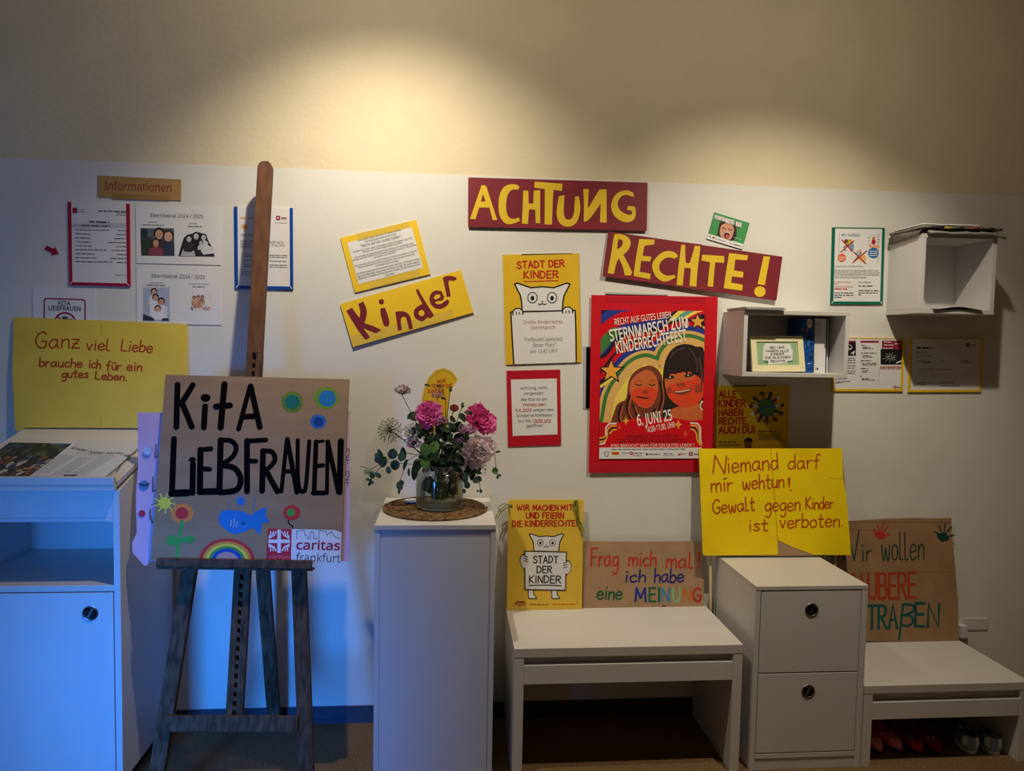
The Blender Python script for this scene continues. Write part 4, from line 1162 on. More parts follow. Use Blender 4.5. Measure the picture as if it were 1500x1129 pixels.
S.poly([(296, 1110), (298, 1020), (320, 1000), (346, 1015), (350, 1110)], ink(130, 84, 62), 2); S.poly([(292, 1020), (300, 995), (322, 986), (348, 994), (352, 1020), (336, 1010), (310, 1010)], M_INK, 3, True)
S.done('rights_poster', 'yellow printed poster with a globe and red lettering below the wide shelf box', 'poster')

# ---- green framed help notice
S, R = framed('framed_notice', [(85, 95), (408, 100), (383, 567), (65, 567)], C_X, M_PLF_G, 'white help notice in a green border beside the square wall box')
S.text('Wir helfen!', (134, 152), (249, 153), ink(60, 110, 150), 18, .015)
S.stroke([(124, 132), (116, 305)], 2, M_INKL); S.stroke([(366, 134), (358, 315)], 2, M_INKL)
OLV = ink(190, 170, 60)
S.oval(185, 195, 24, 26, OLV, 2); S.oval(198, 215, 14, 28, ink(120, 150, 190), 2.4); S.oval(165, 180, 12, 12, ink(110, 70, 50), 2.8); S.stroke([(160, 240), (150, 215), (178, 205)], 5, M_INKG, 3)
S.oval(265, 285, 22, 22, ink(240, 180, 110), 2); S.oval(242, 258, 18, 24, ink(170, 190, 200), 2.4); S.stroke([(215, 300), (235, 280), (255, 250)], 5, M_INKG, 3); S.oval(250, 240, 9, 9, ink(226, 170, 140), 3)
for x0, y0, x1, y1 in ((138, 172, 205, 245), (134, 246, 212, 178), (212, 248, 284, 318), (206, 312, 290, 240)): S.stroke([(x0, y0), (x1, y1)], 6, M_INKR, 4)
S.oval(333, 184, 12, 18, M_INKR, 2); S.oval(333, 162, 9, 9, ink(200, 120, 90), 2.5); S.poly([(302, 200), (330, 208), (362, 205), (366, 222), (330, 226), (304, 212)], ink(236, 160, 120), 2, True)
for a in range(9): S.stroke([(333+26*math.cos(a*.7), 170+24*math.sin(a*.7)), (333+34*math.cos(a*.7), 170+30*math.sin(a*.7))], 3, M_INKG)
S.oval(138, 283, 26, 26, ink(226, 110, 60), 2); S.greek((118, 282), (158, 282), 9, M_PAP, 3); S.greek((122, 294), (152, 294), 9, M_PAP, 3)
S.oval(332, 253, 33, 33, ink(50, 110, 180), 2)
for y in (246, 258, 270): S.greek((308, y), (356, y), 9, M_PAP, 3)
S.text('Liebe Kinder und liebe Familien,', (98, 340), (272, 341), M_INKG, 10)
for y, t, x in ((366, 'dürfen Sie sich bei Beschwerden hier in der', 362), (379, 'Einrichtung an uns wenden. Gerne können Sie', 370), (392, 'auch folgende Telefonnummern für Beschwerden', 368), (407, 'oder persönliche Anliegen wählen.', 292)):
    S.text(t, (94, y), (x, y+1), M_INK, 10, .004)
S.text('Frankfurter Kinder-', (92, 436), (197, 437), M_INKR, 10); S.text('und', (92, 447), (113, 447), M_INKR, 10); S.text('Jugendschutztelefon', (92, 463), (208, 464), M_INKR, 10); S.greek((92, 476), (172, 477), 12, M_INKR)
S.text('Elterntelefon', (240, 438), (318, 438), M_INKG, 10); S.greek((240, 459), (326, 459), 13, M_INKG)
for y, a, c in ((500, 92, 212), (514, 92, 208), (526, 92, 134)): S.greek((a, y), (c, y+1), 11, M_INKG)
for y, a, c in ((486, 240, 362), (500, 240, 358), (512, 240, 256)): S.greek((a, y), (c, y+1), 11, M_INKG)
S.done('sheet', parent=R)

# ---- two yellow framed sheets
S, R = framed('framed_notice', [(86, 772), (521, 774), (513, 1102), (74, 1098)], C_X, M_PLF_Y, 'yellow-bordered sheet with dark chalkboard pictures, corner hidden by the wide shelf box', mitre=False, bw=.010)
S.rect(160, 790, 224, 800, M_INKM, 2); S.rect(160, 800, 224, 882, M_INK, 2); S.stroke([(185+15*math.cos(k*.5), 830+15*math.sin(k*.5)) for k in range(14)], 3, M_PAP, 3); S.stroke([(180, 834), (188, 840), (196, 832)], 3, M_PAP, 3); S.stroke([(195, 868), (215, 855), (208, 875)], 6, M_PAP, 3)
S.rect(252, 790, 366, 802, M_INKM, 2); S.rect(384, 790, 510, 842, M_INKM, 2); S.rect(376, 842, 508, 936, M_INK, 2); S.rect(374, 948, 506, 964, M_INKM, 2)
S.greek((380, 960), (500, 960), 10, M_PAP, 3); S.greek((396, 800), (440, 802), 9, M_PAP, 3); S.greek((396, 818), (455, 820), 9, M_PAP, 3); S.greek((388, 838), (450, 839), 9, M_PAP, 3); S.greek((462, 810), (506, 812), 9, M_PAP, 3)
for k in range(11):
    a = k*2*PI/11; S.stroke([(436+8*math.cos(a), 892+7*math.sin(a)), (436+(34+8*(k % 3))*math.cos(a), 892+(26+6*(k % 2))*math.sin(a))], 2.5, M_PAPG, 3)
S.stroke([(474, 926), (502, 914)], 8, M_PAP, 3)
for y, a, c in ((820, 258, 285), (832, 265, 310), (841, 265, 330), (868, 255, 350), (884, 265, 312), (893, 265, 330), (915, 252, 318), (931, 262, 352), (940, 262, 350), (962, 252, 300), (975, 262, 302), (984, 262, 300), (1010, 250, 262), (1025, 260, 310), (1033, 260, 342)): S.greek((a, y), (c, y), 9, M_INKG)
for y in (900, 912, 928, 946, 960, 978, 992): S.greek((170, y), (222, y), 9, M_INKG)
S.greek((100, 1028), (170, 1024), 8, M_INKG); S.greek((100, 1044), (190, 1041), 8, M_INKG); S.greek((100, 1052), (142, 1050), 8, M_INKG)
S.stroke([(366, 960), (362, 1078)], 1.5, M_INKL); logo_mark(S, 456, 1066, 16)
S.done('sheet', parent=R)
S, R = framed('framed_notice', [(553, 775), (1000, 775), (995, 1105), (547, 1105)], C_X, M_PLF_Y, 'yellow-bordered form sheet in the shadow below the square wall box', mitre=True, bw=.010)
S.greek((594, 838), (692, 840), 18, M_INK); S.greek((594, 862), (660, 863), 9, M_INKG); logo_mark(S, 900, 806, 22)
for y, a, c in ((884, 594, 690), (918, 594, 690), (918, 738, 765), (916, 868, 910), (928, 628, 685), (926, 866, 928), (968, 610, 698), (967, 716, 812), (1050, 596, 690), (1050, 744, 830), (1060, 596, 660), (1068, 742, 860)): S.greek((a, y), (c, y+1), 8, M_INKG)
for y in (990, 1000, 1012): S.stroke([(600, y), (960, y+2)], 1, M_INKL)
S.done('sheet', parent=R)

# =================================================================== SIGNS STANDING ON THE FURNITURE
def lean(yb, zb, yt, zt): return Plane(yb, zb, yt, zt)
# ---- "Ganz viel Liebe" on the slanted cabinet
S = Sheet([(72, 95), (1032, 130), (1030, 706), (80, 700)], lean(-.035, 1.22, -.012, 1.62), C_C, .004, pm('mustard_card', (228, 198, 70), .6, .05, 8, .2, 14, rgb2=(236, 208, 78)),
          outline=[(74, 98), (90, 93), (1000, 128), (1032, 134), (1030, 706), (560, 702), (135, 701), (122, 712), (98, 721), (84, 712), (68, 400)])
S.stroke([(560, 125), (560, 190)], 2.5, ink(190, 160, 20)); S.stroke([(555, 640), (555, 702)], 2.5, ink(190, 160, 20))
for t, a, c, h in (('Ganz', (195, 264), (438, 262), 92), ('viel', (477, 272), (603, 276), 66), ('Liebe', (668, 275), (838, 287), 66), ('brauche', (217, 362), (452, 368), 50), ('ich', (490, 371), (552, 374), 50),
                   ('für', (587, 384), (665, 382), 50), ('ein', (700, 386), (780, 390), 52), ('gutes', (342, 424), (484, 426), 48), ('Leben.', (525, 432), (700, 442), 46)):
    S.word(t, a, c, h, 8, M_CRAY, 2, .06, 1.6, .3)
S.done('protest_sign', 'yellow card reading Ganz viel Liebe, standing on the slanted cabinet', 'sign')

# ---- board on the easel
S = Sheet([(155, 68), (1090, 82), (1068, 1005), (128, 990)], BP, C_E, .012)
R = S.root('painted_board', 'square wooden board with black brush letters and painted flowers on the easel', 'sign')
b = MB(); b.box(-S.w/2, S.w/2, -S.h/2, S.h/2, -.012, 0, M_PLY); S.mb = b
K = lambda pts, w, sm=False, m=M_BPAINT, l=2: S.stroke(pts, w*1.13 if m is M_BPAINT else w, m, l, sm)
K([(240, 114), (234, 326)], 26); K([(316, 116), (262, 205), (312, 325)], 26)
S.oval(380, 180, 25, 20, M_BPAINT); K([(378, 222), (372, 328)], 26)
K([(475, 112), (456, 328)], 28); K([(433, 224), (502, 218)], 28)
K([(603, 122), (546, 336)], 22); K([(606, 122), (652, 326)], 26); K([(572, 274), (632, 272)], 26)
K([(222, 386), (212, 655)], 26); K([(212, 658), (290, 655)], 32)
S.oval(314, 490, 18, 14, M_BPAINT); K([(317, 512), (315, 656)], 26)
K([(355, 440), (352, 645)], 27); K([(358, 440), (407, 435)], 22); K([(358, 534), (400, 538)], 22); K([(352, 650), (440, 648)], 30)
K([(456, 392), (450, 648)], 27); K([(460, 392), (510, 396), (534, 430), (515, 475), (465, 512)], 22, True); K([(465, 518), (525, 532), (556, 585), (536, 640), (455, 654)], 26, True)
K([(588, 395), (588, 648)], 26); K([(592, 396), (682, 391)], 22); K([(592, 496), (632, 497)], 22)
K([(668, 446), (664, 645)], 26); K([(668, 446), (712, 450), (728, 488), (704, 525), (672, 545)], 22, True); K([(685, 548), (740, 648)], 25)
K([(788, 388), (760, 648)], 19); K([(790, 388), (838, 652)], 22); K([(778, 548), (818, 548)], 20)
K([(842, 392), (842, 560), (850, 632), (868, 650), (884, 610), (900, 398)], 19, True)
K([(934, 400), (924, 655)], 22); K([(936, 400), (970, 396)], 14); K([(930, 522), (968, 518)], 20); K([(920, 656), (975, 656)], 22)
K([(992, 398), (988, 656)], 18); K([(992, 400), (1046, 652)], 22); K([(1058, 398), (1052, 652)], 28)
S.oval(815, 201, 55, 53, ink(98, 130, 40), 1, 24, .04); S.oval(815, 201, 38, 36, ink(20, 110, 104), 2, 20, .05)
S.oval(985, 181, 62, 56, ink(110, 150, 44), 1, 22, .07); S.oval(990, 183, 43, 41, ink(30, 120, 190), 2, 20, .06)
S.oval(944, 299, 40, 36, ink(40, 104, 190), 1, 18, .06); S.oval(946, 300, 26, 24, ink(24, 64, 150), 2, 16, .06)
YS = ink(228, 218, 60)
S.oval(175, 707, 30, 30, YS, 1, 16, .08)
for k in range(9): K([(175+26*math.cos(k*.7), 707+26*math.sin(k*.7)), (175+52*math.cos(k*.7+.1), 707+50*math.sin(k*.7+.1))], 7, False, YS, 1)
ORG, RDP, GRN = ink(232, 132, 44), ink(204, 40, 36), ink(66, 160, 58)
for k in range(9): S.oval(262+38*math.cos(k*.698), 758+32*math.sin(k*.698), 22, 20, ORG, 1, 12)
S.oval(262, 758, 33, 30, RDP, 2, 16, .06)
K([(262, 798), (252, 870), (236, 976)], 17, True, GRN, 1)
S.poly([(186, 885), (210, 864), (250, 885), (300, 868), (330, 886), (300, 908), (255, 900), (215, 922), (190, 910)], GRN, 2, True)
FB = ink(36, 120, 196)
S.poly([(445, 775), (462, 745), (500, 742), (560, 745), (610, 770), (640, 745), (688, 725), (680, 775), (705, 800), (665, 808), (652, 870), (618, 830), (580, 848), (530, 865), (480, 842), (450, 810)], FB, 1)
K([(496, 700), (497, 745)], 4, False, FB); K([(626, 678), (618, 762)], 4, False, FB); S.oval(557, 697, 18, 18, FB, 1, 12, .1)
for k in range(11): K([(557, 697), (557+34*math.cos(k*.57), 697+34*math.sin(k*.57))], 4, False, FB, 1)
K([(510, 795), (505, 822)], 6, False, M_PAPG); K([(525, 785), (520, 830)], 5, False, M_PAPG); K([(540, 800), (535, 825)], 6, False, M_PAPG); S.oval(570, 808, 8, 6, ink(30, 60, 90), 2)
S.oval(812, 755, 43, 38, RDP, 1, 18, .04); S.oval(808, 754, 22, 20, GRN, 2, 14, .06); K([(795, 790), (800, 812), (816, 822), (816, 836)], 5, True)
for i, (f, m) in enumerate(((1, ink(206, 44, 30)), (.87, ink(232, 146, 40)), (.76, ink(238, 212, 60)), (.65, ink(70, 150, 60)), (.54, ink(30, 70, 170)))):
    S.poly([(487+140*f*math.cos(PI+k*PI/20), 996+112*f*math.sin(PI+k*PI/20)) for k in range(21)], m, 1+i*.3)
S.poly([(487+58*math.cos(PI+k*PI/14), 996+45*math.sin(PI+k*PI/14)) for k in range(15)], ink(196, 150, 140), 3)
S.done('board', parent=R)
S.use(); S.z0 = .0004
S.poly([(692, 834), (1030, 842), (1062, 856), (1058, 1003), (684, 998)], M_PAP, 1)
RQ = ink(196, 28, 44)
S.poly([(692, 834), (812, 837), (808, 998), (684, 996)], RQ, 2)
cx, cy = 749, 898
S.rect(cx-9, cy-58, cx+9, cy+58, M_PAP, 3); S.rect(cx-54, cy-9, cx+54, cy+9, M_PAP, 3)
for sx in (-1, 1):
    for sy in (-1, 1):
        for o in (0, 14, 28): S.stroke([(cx+sx*(15+o), cy+sy*48), (cx+sx*(24+o*.6), cy+sy*(30-o*.3)), (cx+sx*50, cy+sy*(15+o*.45))][:3], 6, M_PAP, 3)
S.text('caritas', (700, 985), (797, 986), ink(222, 120, 130), 20, 0, 3)
S.text('caritas', (834, 938), (1054, 942), ink(170, 20, 54), 44, .03, 3); S.text('frankfurt', (832, 1000), (1054, 1004), M_INKG, 42, -.003, 3)
S.stroke([(838, 885), (838, 846), (876, 843), (878, 868), (890, 866), (892, 884), (905, 884), (905, 850), (922, 850), (924, 884), (948, 884), (950, 846), (985, 848), (988, 868), (1010, 850), (1030, 876), (1056, 884)], 2.5, M_INKG, 3)
S.done('sticker', parent=R)

# ---- lilac paper poster hanging behind the board
LP = Plane(-0.615, 0.0, -0.615+0.2035*ZT, ZT)
S = Sheet([(202, 605), (512, 607), (508, 822), (200, 822)], LP, (0, 0, 1), .003)
R = S.root('lilac_poster', 'lilac paper poster mostly hidden behind the painted board', 'poster')
b = MB(); W, H = S.w/2, S.h/2
nx, ny = 26, 16
def curl(px, py):
    P = S.L((px, py)); z = .0015
    t = max(0, (215-px)/14)*max(0, (py-760)/60)
    z += .02*min(t, 1.2)+.003*math.sin(py*.045)*max(0, 1-(px-200)/40)
    return Vector((P[0], P[1], z))
G = []
for j in range(ny+1):
    fy = j/ny; py = 604+fy*(822-604)
    lx = 202 if py < 690 else 202-2*math.sin((py-690)/30)
    if py > 775: lx = 204-(py-775)/30*12 if py < 803 else 192+(py-803)/19*20
    rowl = []
    for i in range(nx+1):
        f = (i/nx)**2
        rowl.append(curl(lx+(512.5-lx)*f, py+(6 if f < .02 and py > 815 else 0)))
    G.append(rowl)
b.grid(G, M_PINKP)
S.mb = b; S.z0 = .0054
for x, y, r, m in ((217, 660.5, 6.2, ink(170, 196, 232)), (211.6, 710.5, 6.8, ink(70, 130, 170)), (208.8, 751.8, 4.8, ink(190, 24, 56))): S.oval(x, y, r, r, m, 3, 18)
S.stroke([(206, 709), (213, 711), (218, 709)], 3.5, ink(36, 70, 90), 5)
for pts in ([(229.5, 650), (228.5, 670), (233, 667)], [(225, 698), (225, 720), (230, 717)], [(221, 745), (221, 758), (224, 766), (232, 766)], [(223, 738), (224, 739)], [(227, 738), (228, 739)]): S.stroke(pts, 1.1, M_INK, 4)
for y in (657, 690):
    S.stroke([(506.5, y+3), (509, y-1), (512, y+1), (511.5, y+7), (507, y+13), (512, y+13)], .9, M_INK, 3); S.oval(509.5, y+17.5, 1.3, .9, M_INK, 3)
S.done('paper', parent=R)
b = MB(); b.box(-W+.16, W-.004, -H+.01, H+.012, -.006, -.001, M_WOODD); b.build('backing_board', R)

# ---- "Niemand darf" sign on two sticks, behind the drawer cabinet
S = Sheet([(132, 98), (1318, 95), (1388, 975), (165, 980)], lean(-.086, .712, -.048, 1.163), C_M, .005)
R = S.root('protest_sign', 'large bright yellow sign reading Niemand darf mir wehtun, behind the drawer cabinet', 'sign')
b = MB(); b.prism([S.L(p) for p in ((132, 98), (1318, 95), (1345, 400), (1388, 975), (1090, 980), (850, 984), (165, 980), (150, 600))], -.005, 0, M_KRAFT)
b.build('cardboard', R)
b = MB()
S.solid([(134, 96), (728, 94), (742, 300), (758, 520), (778, 760), (788, 972), (190, 980), (166, 968), (150, 560)], M_YEL2, .0004, .0012, b)
b.build('paper', R); S.mb = b = MB()
S.solid([(728, 94), (1319, 93), (1324, 340), (1352, 480), (1392, 976), (1090, 974), (900, 905), (786, 850), (770, 640), (745, 320)], M_YEL2, .0006, .0016, b)
S.z0 = .0017
S.stroke([(728, 96), (745, 320), (768, 620), (786, 850)], 3, ink(120, 96, 20), 0)
S.stroke([(1200, 330), (1270, 345), (1326, 342)], 2.5, ink(170, 140, 20), 0, True)
for t, a, c, h, sl in (('N', (250, 300), (345, 305), 140, .05), ('iemand', (372, 292), (785, 262), 128, .03), ('darf', (872, 266), (1135, 255), 112, .02), ('mir', (238, 455), (410, 442), 118, .03), ('wehtun', (497, 432), (835, 416), 112, .03),
                   ('Gewalt', (248, 632), (592, 606), 108, .05), ('gegen', (682, 612), (968, 605), 112, .03), ('Kinder', (1018, 596), (1240, 590), 92, .05), ('ist', (547, 776), (700, 772), 96, .03), ('verboten.', (802, 752), (1325, 738), 108, .04)):
    S.word(t, a, c, h, 10.5, M_CRAY, 1, sl, 1.5, .3)
S.poly([(866, 345), (890, 330), (882, 420), (876, 420)], M_CRAY, 1); S.oval(892, 440, 9, 6, M_CRAY, 1)
S.stroke([(340, 350), (362, 338)], 9, M_CRAY, 1)
S.done('paper', parent=R)
inv = S.mw.inverted()
for p, q in (((1.106, -.038, 1.05), (1.125, -.098, .002)), ((1.668, -.038, 1.05), (1.658, -.085, .3185))):
    m = MB(); m.tube([inv @ Vector(p), inv @ Vector(q)], .0058, M_STICK, 8); m.build('stick', R)

# ---- yellow board with the cat, on the bench
S = Sheet([(103, 140), (590, 140), (590, 848), (105, 852)], lean(-.062, .4882, -.030, .96), C_W, .006)
R = S.root('cat_board', 'yellow printed board with a white cat holding a sheet, standing on the bench', 'sign')
b = MB(); b.box(-S.w/2, S.w/2, -S.h/2, S.h/2, -.006, 0, M_YELB); S.mb = b
for t, a, c, h in (('WIR', (165, 208), (243, 208), 33), ('MACHEN', (268, 208), (430, 208), 33), ('MIT', (450, 208), (525, 206), 33), ('UND', (225, 260), (305, 260), 36), ('FEIERN', (330, 260), (465, 260), 36), ('DIE', (135, 314), (197, 314), 36), ('KINDERRECHTE!', (218, 312), (553, 310), 36)):
    S.word(t, a, c, h, 7.5, M_INKR, 2, 0, 2.2, .3)
for x0, x1 in ((237, 292), (388, 440)):
    q = [(x0, 720), (x0+2, 778), (x1, 778), (x1-8, 762), (x0+36, 752), (x0+34, 720)]; S.poly(q, M_PAP, 2); S.stroke(q, 5.5, M_INK, 3)
cat_head(S, 355, 415, 218, 108, 6, 2)
q = [(214, 472), (484, 478), (478, 724), (216, 720), (214, 472)]; S.poly(q, M_PAP, 5); S.stroke(q, 6.5, M_INK, 6)
for sx, px, py in ((-1, 214, 520), (1, 484, 560)):
    S.stroke([(px+sx*2, py+65), (px+sx*20, py+45), (px+sx*28, py+5), (px+sx*18, py-22), (px+sx*4, py-26)], 6, M_INK, 4, True)
    S.poly([(px+sx*2, py+60), (px+sx*22, py+40), (px+sx*26, py), (px+sx*10, py-22), (px-sx*18, py-10), (px-sx*20, py+20)], M_PAP, 6.2, True)
    for k in range(3): S.stroke([(px+sx*4, py-18+k*15), (px-sx*20, py-10+k*15)], 5, M_INK, 7)
for t, a, c, h in (('STADT', (270, 548), (428, 548), 44), ('DER', (294, 612), (388, 612), 42), ('KINDER', (244, 676), (446, 678), 46)): S.word(t, a, c, h, 7, M_INK, 7, 0, 2.2, .3)
S.stroke([(243, 693), (350, 691), (452, 695)], 6, M_INK, 7, True)
S.rect(153, 800, 222, 820, ink(150, 40, 40), 2); S.greek((158, 816), (218, 816), 16, ink(222, 160, 60), 3); S.greek((165, 798), (210, 798), 7, ink(150, 40, 40), 2); S.greek((170, 828), (205, 828), 7, ink(150, 40, 40), 2)
S.greek((246, 820), (372, 820), 10, M_INKG); S.greek((394, 818), (542, 818), 8, M_INKR); S.oval(142, 812, 2.5, 3, M_INK); S.oval(555, 805, 4, 4, M_INK)
S.done('board', parent=R)
# green yarn tied through the upper corners
M_YARN = pm('green_yarn', (116, 132, 62), .9, .3, 90)
for strands in ([[(135, 180), (118, 172), (90, 178), (60, 200), (38, 230), (25, 262)], [(118, 172), (100, 190), (70, 205), (50, 235), (40, 258)], [(110, 172), (80, 165), (45, 190), (60, 215), (90, 190)], [(115, 175), (112, 205), (118, 235)]],
                [[(540, 142), (535, 175), (540, 220), (562, 270), (578, 330), (588, 380)], [(545, 140), (552, 180), (548, 230), (572, 280), (590, 320), (600, 355)], [(538, 142), (528, 180), (545, 240), (560, 300), (572, 325)], [(550, 140), (558, 190), (560, 250), (580, 300)]]):
    m = MB()
    for k, st in enumerate(strands):
        pts = [S.L(p) for p in catmull(st, 5)]
        m.tube([(x, y, .004+.002*(k % 2)) for x, y in pts], .0021, M_YARN, 6)
    m.build('yarn', R)

# ---- cardboard "Frag mich mal"
S = Sheet([(592, 408), (1362, 408), (1370, 830), (592, 838)], lean(-.048, .4882, -.020, .77), C_W, .004, M_KRAFT,
          outline=[(592, 408), (1000, 411), (1290, 407), (1355, 412), (1362, 650), (1372, 655), (1370, 830), (1120, 832), (1110, 826), (1100, 833), (592, 838)])
CR_R, CR_B, CR_G = ink(196, 62, 46), ink(44, 46, 130), ink(30, 96, 66)
for t, a, c, h, m in (('Frag', (645, 572), (818, 568), 112, CR_R), ('mich', (887, 570), (1062, 568), 92, CR_R), ('mal', (1130, 580), (1298, 580), 96, CR_R), ('!', (1330, 572), (1336, 572), 92, CR_R),
                      ('ich', (864, 668), (992, 672), 74, CR_B), ('habe', (1054, 672), (1238, 672), 84, CR_B), ('eine', (682, 780), (840, 784), 84, CR_G)):
    S.word(t, a, c, h, 11, m, 2, .05, 1.6, .3)
for t, x0, x1, m in (('M', 930, 996, ink(30, 60, 150)), ('E', 1020, 1058, ink(40, 104, 70)), ('I', 1076, 1078, ink(40, 104, 70)), ('N', 1100, 1148, ink(70, 140, 190)), ('U', 1173, 1215, ink(140, 190, 150)), ('N', 1242, 1284, ink(196, 120, 50)), ('G', 1302, 1352, CR_R)):
    S.word(t, (x0, 797), (x1, 797), 84, 14, m, 2, 0)
S.stroke([(1102, 833), (1112, 822), (1124, 833)], 5, M_INK, 2)
S.done('protest_sign', 'small brown cardboard sign with crayon words Frag mich mal on the bench', 'sign')

# ---- cardboard "Wir wollen saubere Strassen"
S = Sheet([(10, 118), (890, 95), (948, 1028), (10, 1020)], lean(-.052, .3185, -.020, .80), C_Z, .004, M_KRAFT2,
          outline=[(10, 122), (120, 118), (400, 100), (620, 94), (760, 98), (890, 95), (905, 300), (940, 700), (948, 1028), (600, 1026), (300, 1022), (10, 1020)])
DG, OR2, TL = ink(34, 74, 54), ink(178, 66, 34), ink(18, 90, 88)
for t, a, c, h, m, w in (('W', (40, 418), (200, 412), 205, DG, 10), ('ir', (218, 418), (290, 416), 130, DG, 10), ('wollen', (368, 414), (682, 406), 190, DG, 10),
                         ('SAUBERE', (112, 706), (622, 694), 172, OR2, 19), ('STRA', (190, 930), (482, 922), 160, TL, 19), ('ß', (512, 912), (600, 912), 155, TL, 17), ('EN', (618, 910), (792, 912), 160, TL, 19)):
    S.word(t, a, c, h, w, m, 2, 0, 1.8, .2)
def hand_print(x, y, m, rot, s):
    S.poly([(x+s*(.9*math.cos(a*.628)+.2*math.sin(a*1.9)), y+s*(.75*math.sin(a*.628))) for a in range(10)], m, 2, True)
    for k, (a, l) in enumerate(((-2.75, 1.5), (-2.1, 1.9), (-1.6, 2.1), (-1.1, 2.0), (-.35, 1.7))):
        a += rot
        for t0, t1 in ((.95, l*.62), (l*.7, l)): S.stroke([(x+s*t0*math.cos(a), y+s*t0*math.sin(a)), (x+s*t1*math.cos(a), y+s*t1*math.sin(a))], s*.22, m, 2)
hand_print(355, 222, ink(196, 52, 48), .3, 44); hand_print(828, 238, ink(22, 66, 56), .2, 48)
S.stroke([(120, 122), (890, 128)], 4, ink(120, 88, 60), 1); S.stroke([(120, 184), (330, 184)], 3, ink(120, 88, 60), 1); S.stroke([(110, 512), (900, 498)], 3, ink(124, 92, 62), 1)
S.stroke([(860, 330), (830, 440), (790, 560), (790, 620), (860, 690)], 40, ink(158, 126, 84), .6, True)
S.done('protest_sign', 'brown cardboard sign with painted handprints on the low bench', 'sign')

# =================================================================== THINGS LYING ABOUT
def top_plane(off):           # plane parallel to the cabinet's slanted top
    return Plane(-0.502, 1.105+off, -0.348, 1.105+0.256*0.154+off)
C_G = (0, 610, 1500/260)
# ---- magazines on the slanted top
S = Sheet([(75, 215), (620, 222), (270, 508), (-330, 508)], top_plane(.0042), C_G, .004, M_PAP)
MG = [ink(70, 84, 58), ink(104, 78, 58), ink(48, 52, 50), ink(150, 130, 112), ink(60, 72, 92), ink(126, 84, 60), ink(90, 104, 70), ink(176, 172, 166)]
q = [(82, 219), (612, 226), (268, 504), (-325, 504)]
S.poly(q, MG[2], 1)
rnd = random.Random(5)
def inq(f, g):
    a = Vector(q[0]).lerp(Vector(q[1]), f); c = Vector(q[3]).lerp(Vector(q[2]), f)
    return tuple(a.lerp(c, g))
for k in range(150):
    f, g = rnd.random(), rnd.random()
    r = rnd.uniform(.012, .05)
    m = MG[rnd.choice([0, 2, 6, 4, 0]) if g < .4 else rnd.choice([1, 3, 5, 2, 7, 4])]
    pts = [inq(min(1, max(0, f+r*1.3*math.cos(a*1.05)*rnd.uniform(.6, 1.3))), min(1, max(0, g+r*2*math.sin(a*1.05)*rnd.uniform(.6, 1.3)))) for a in range(6)]
    S.poly(pts, m, 2+k*.01)
S.poly([(428, 226), (612, 228), (600, 236), (424, 234)], ink(110, 150, 210), 4)
S.greek((195, 448), (330, 440), 40, ink(220, 150, 60), 5)
S.done('magazine', 'glossy magazine with a colour photo cover on the slanted cabinet', 'magazine')
S = Sheet([(655, 192), (1225, 207), (905, 508), (275, 505)], top_plane(.0095), C_G, .003, M_PAPG)
S.lrect(0, 0, 1, 1, pm('newsprint', (200, 200, 198), .7, .02, 20), 1)
for i, (t, a, c) in enumerate((('Kinder', (590, 272), (722, 300)), ('haben', (742, 308), (868, 318)), ('Rechte', (890, 318), (1030, 320)))): S.text(t, a, c, M_INK, 46, .02)
S.greek((640, 304), (990, 338), 16, M_INKL); S.greek((650, 318), (930, 344), 14, M_INKL)
for col in range(3):
    for k in range(18):
        y = 345+k*8.5
        x0 = 560+col*160-k*14+20; S.greek((x0-70, y-20 if col == 0 else y), (x0+62, y-10 if col == 0 else y+2), 11, M_INKL, 2, k)
S.rect(540, 492, 648, 504, M_INKG, 2); S.greek((560, 470), (690, 474), 16, M_INKL)
S.stroke([(985, 465), (1030, 398)], 6, M_INKG); S.stroke([(920, 502), (1165, 262)], 4, M_INKL)
S.done('newspaper', 'grey newspaper page headed Kinder haben Rechte on the slanted cabinet', 'newspaper')

# ---- papers around the wide wall box
a, b = atY(1094, 454, -.236), atY(1151, 454, -.236)
m = MB(); m.box(a.x, b.x, -.236, -.03, 1.7425, 1.746, M_PAPG); m.box(a.x+.002, b.x, -.233, -.03, 1.746, 1.7495, M_PAP)
m.box(a.x-.003, b.x-.004, -.236, -.03, 1.7495, 1.7535, M_PAP)
tag(m.build('booklet', bevel=.0005), 'pale booklet lying on top of the wide wall box', 'booklet')
S = Sheet([(345, 258), (722, 253), (725, 514), (345, 511)], lean(-.178, 1.4945, -.150, 1.63), C_Y, .008)
R = S.root('framed_card', 'small cream picture frame with a green card inside the wide wall box', 'picture frame')
M_CREAM = pm('cream_frame', (236, 226, 186), .5, .03, 20)
W, H = S.w/2, S.h/2
b = MB()
c = [S.L(p) for p in ((392, 295), (676, 297), (676, 470), (392, 466))]
u0, u1, v0, v1 = c[3][0], c[1][0], c[3][1], c[1][1]
b.prism([(-W, -H), (W, -H), (u1, v0), (u0, v0)], -.008, .004, M_CREAM); b.prism([(W, -H), (W, H), (u1, v1), (u1, v0)], -.008, .004, M_CREAM)
b.prism([(W, H), (-W, H), (u0, v1), (u1, v1)], -.008, .004, M_CREAM); b.prism([(-W, H), (-W, -H), (u0, v0), (u0, v1)], -.008, .004, M_CREAM)
b.build('frame', R, .0008)
S.mb = MB(); S.mb.box(u0, u1, v0, v1, -.006, 0, pm('green_card', (150, 184, 140), .5, .05, 30))
S.poly([(452, 308), (630, 312), (632, 345), (644, 350), (640, 432), (606, 434), (600, 452), (470, 460), (468, 432), (428, 430), (430, 350), (440, 318)], M_PAP, 1)
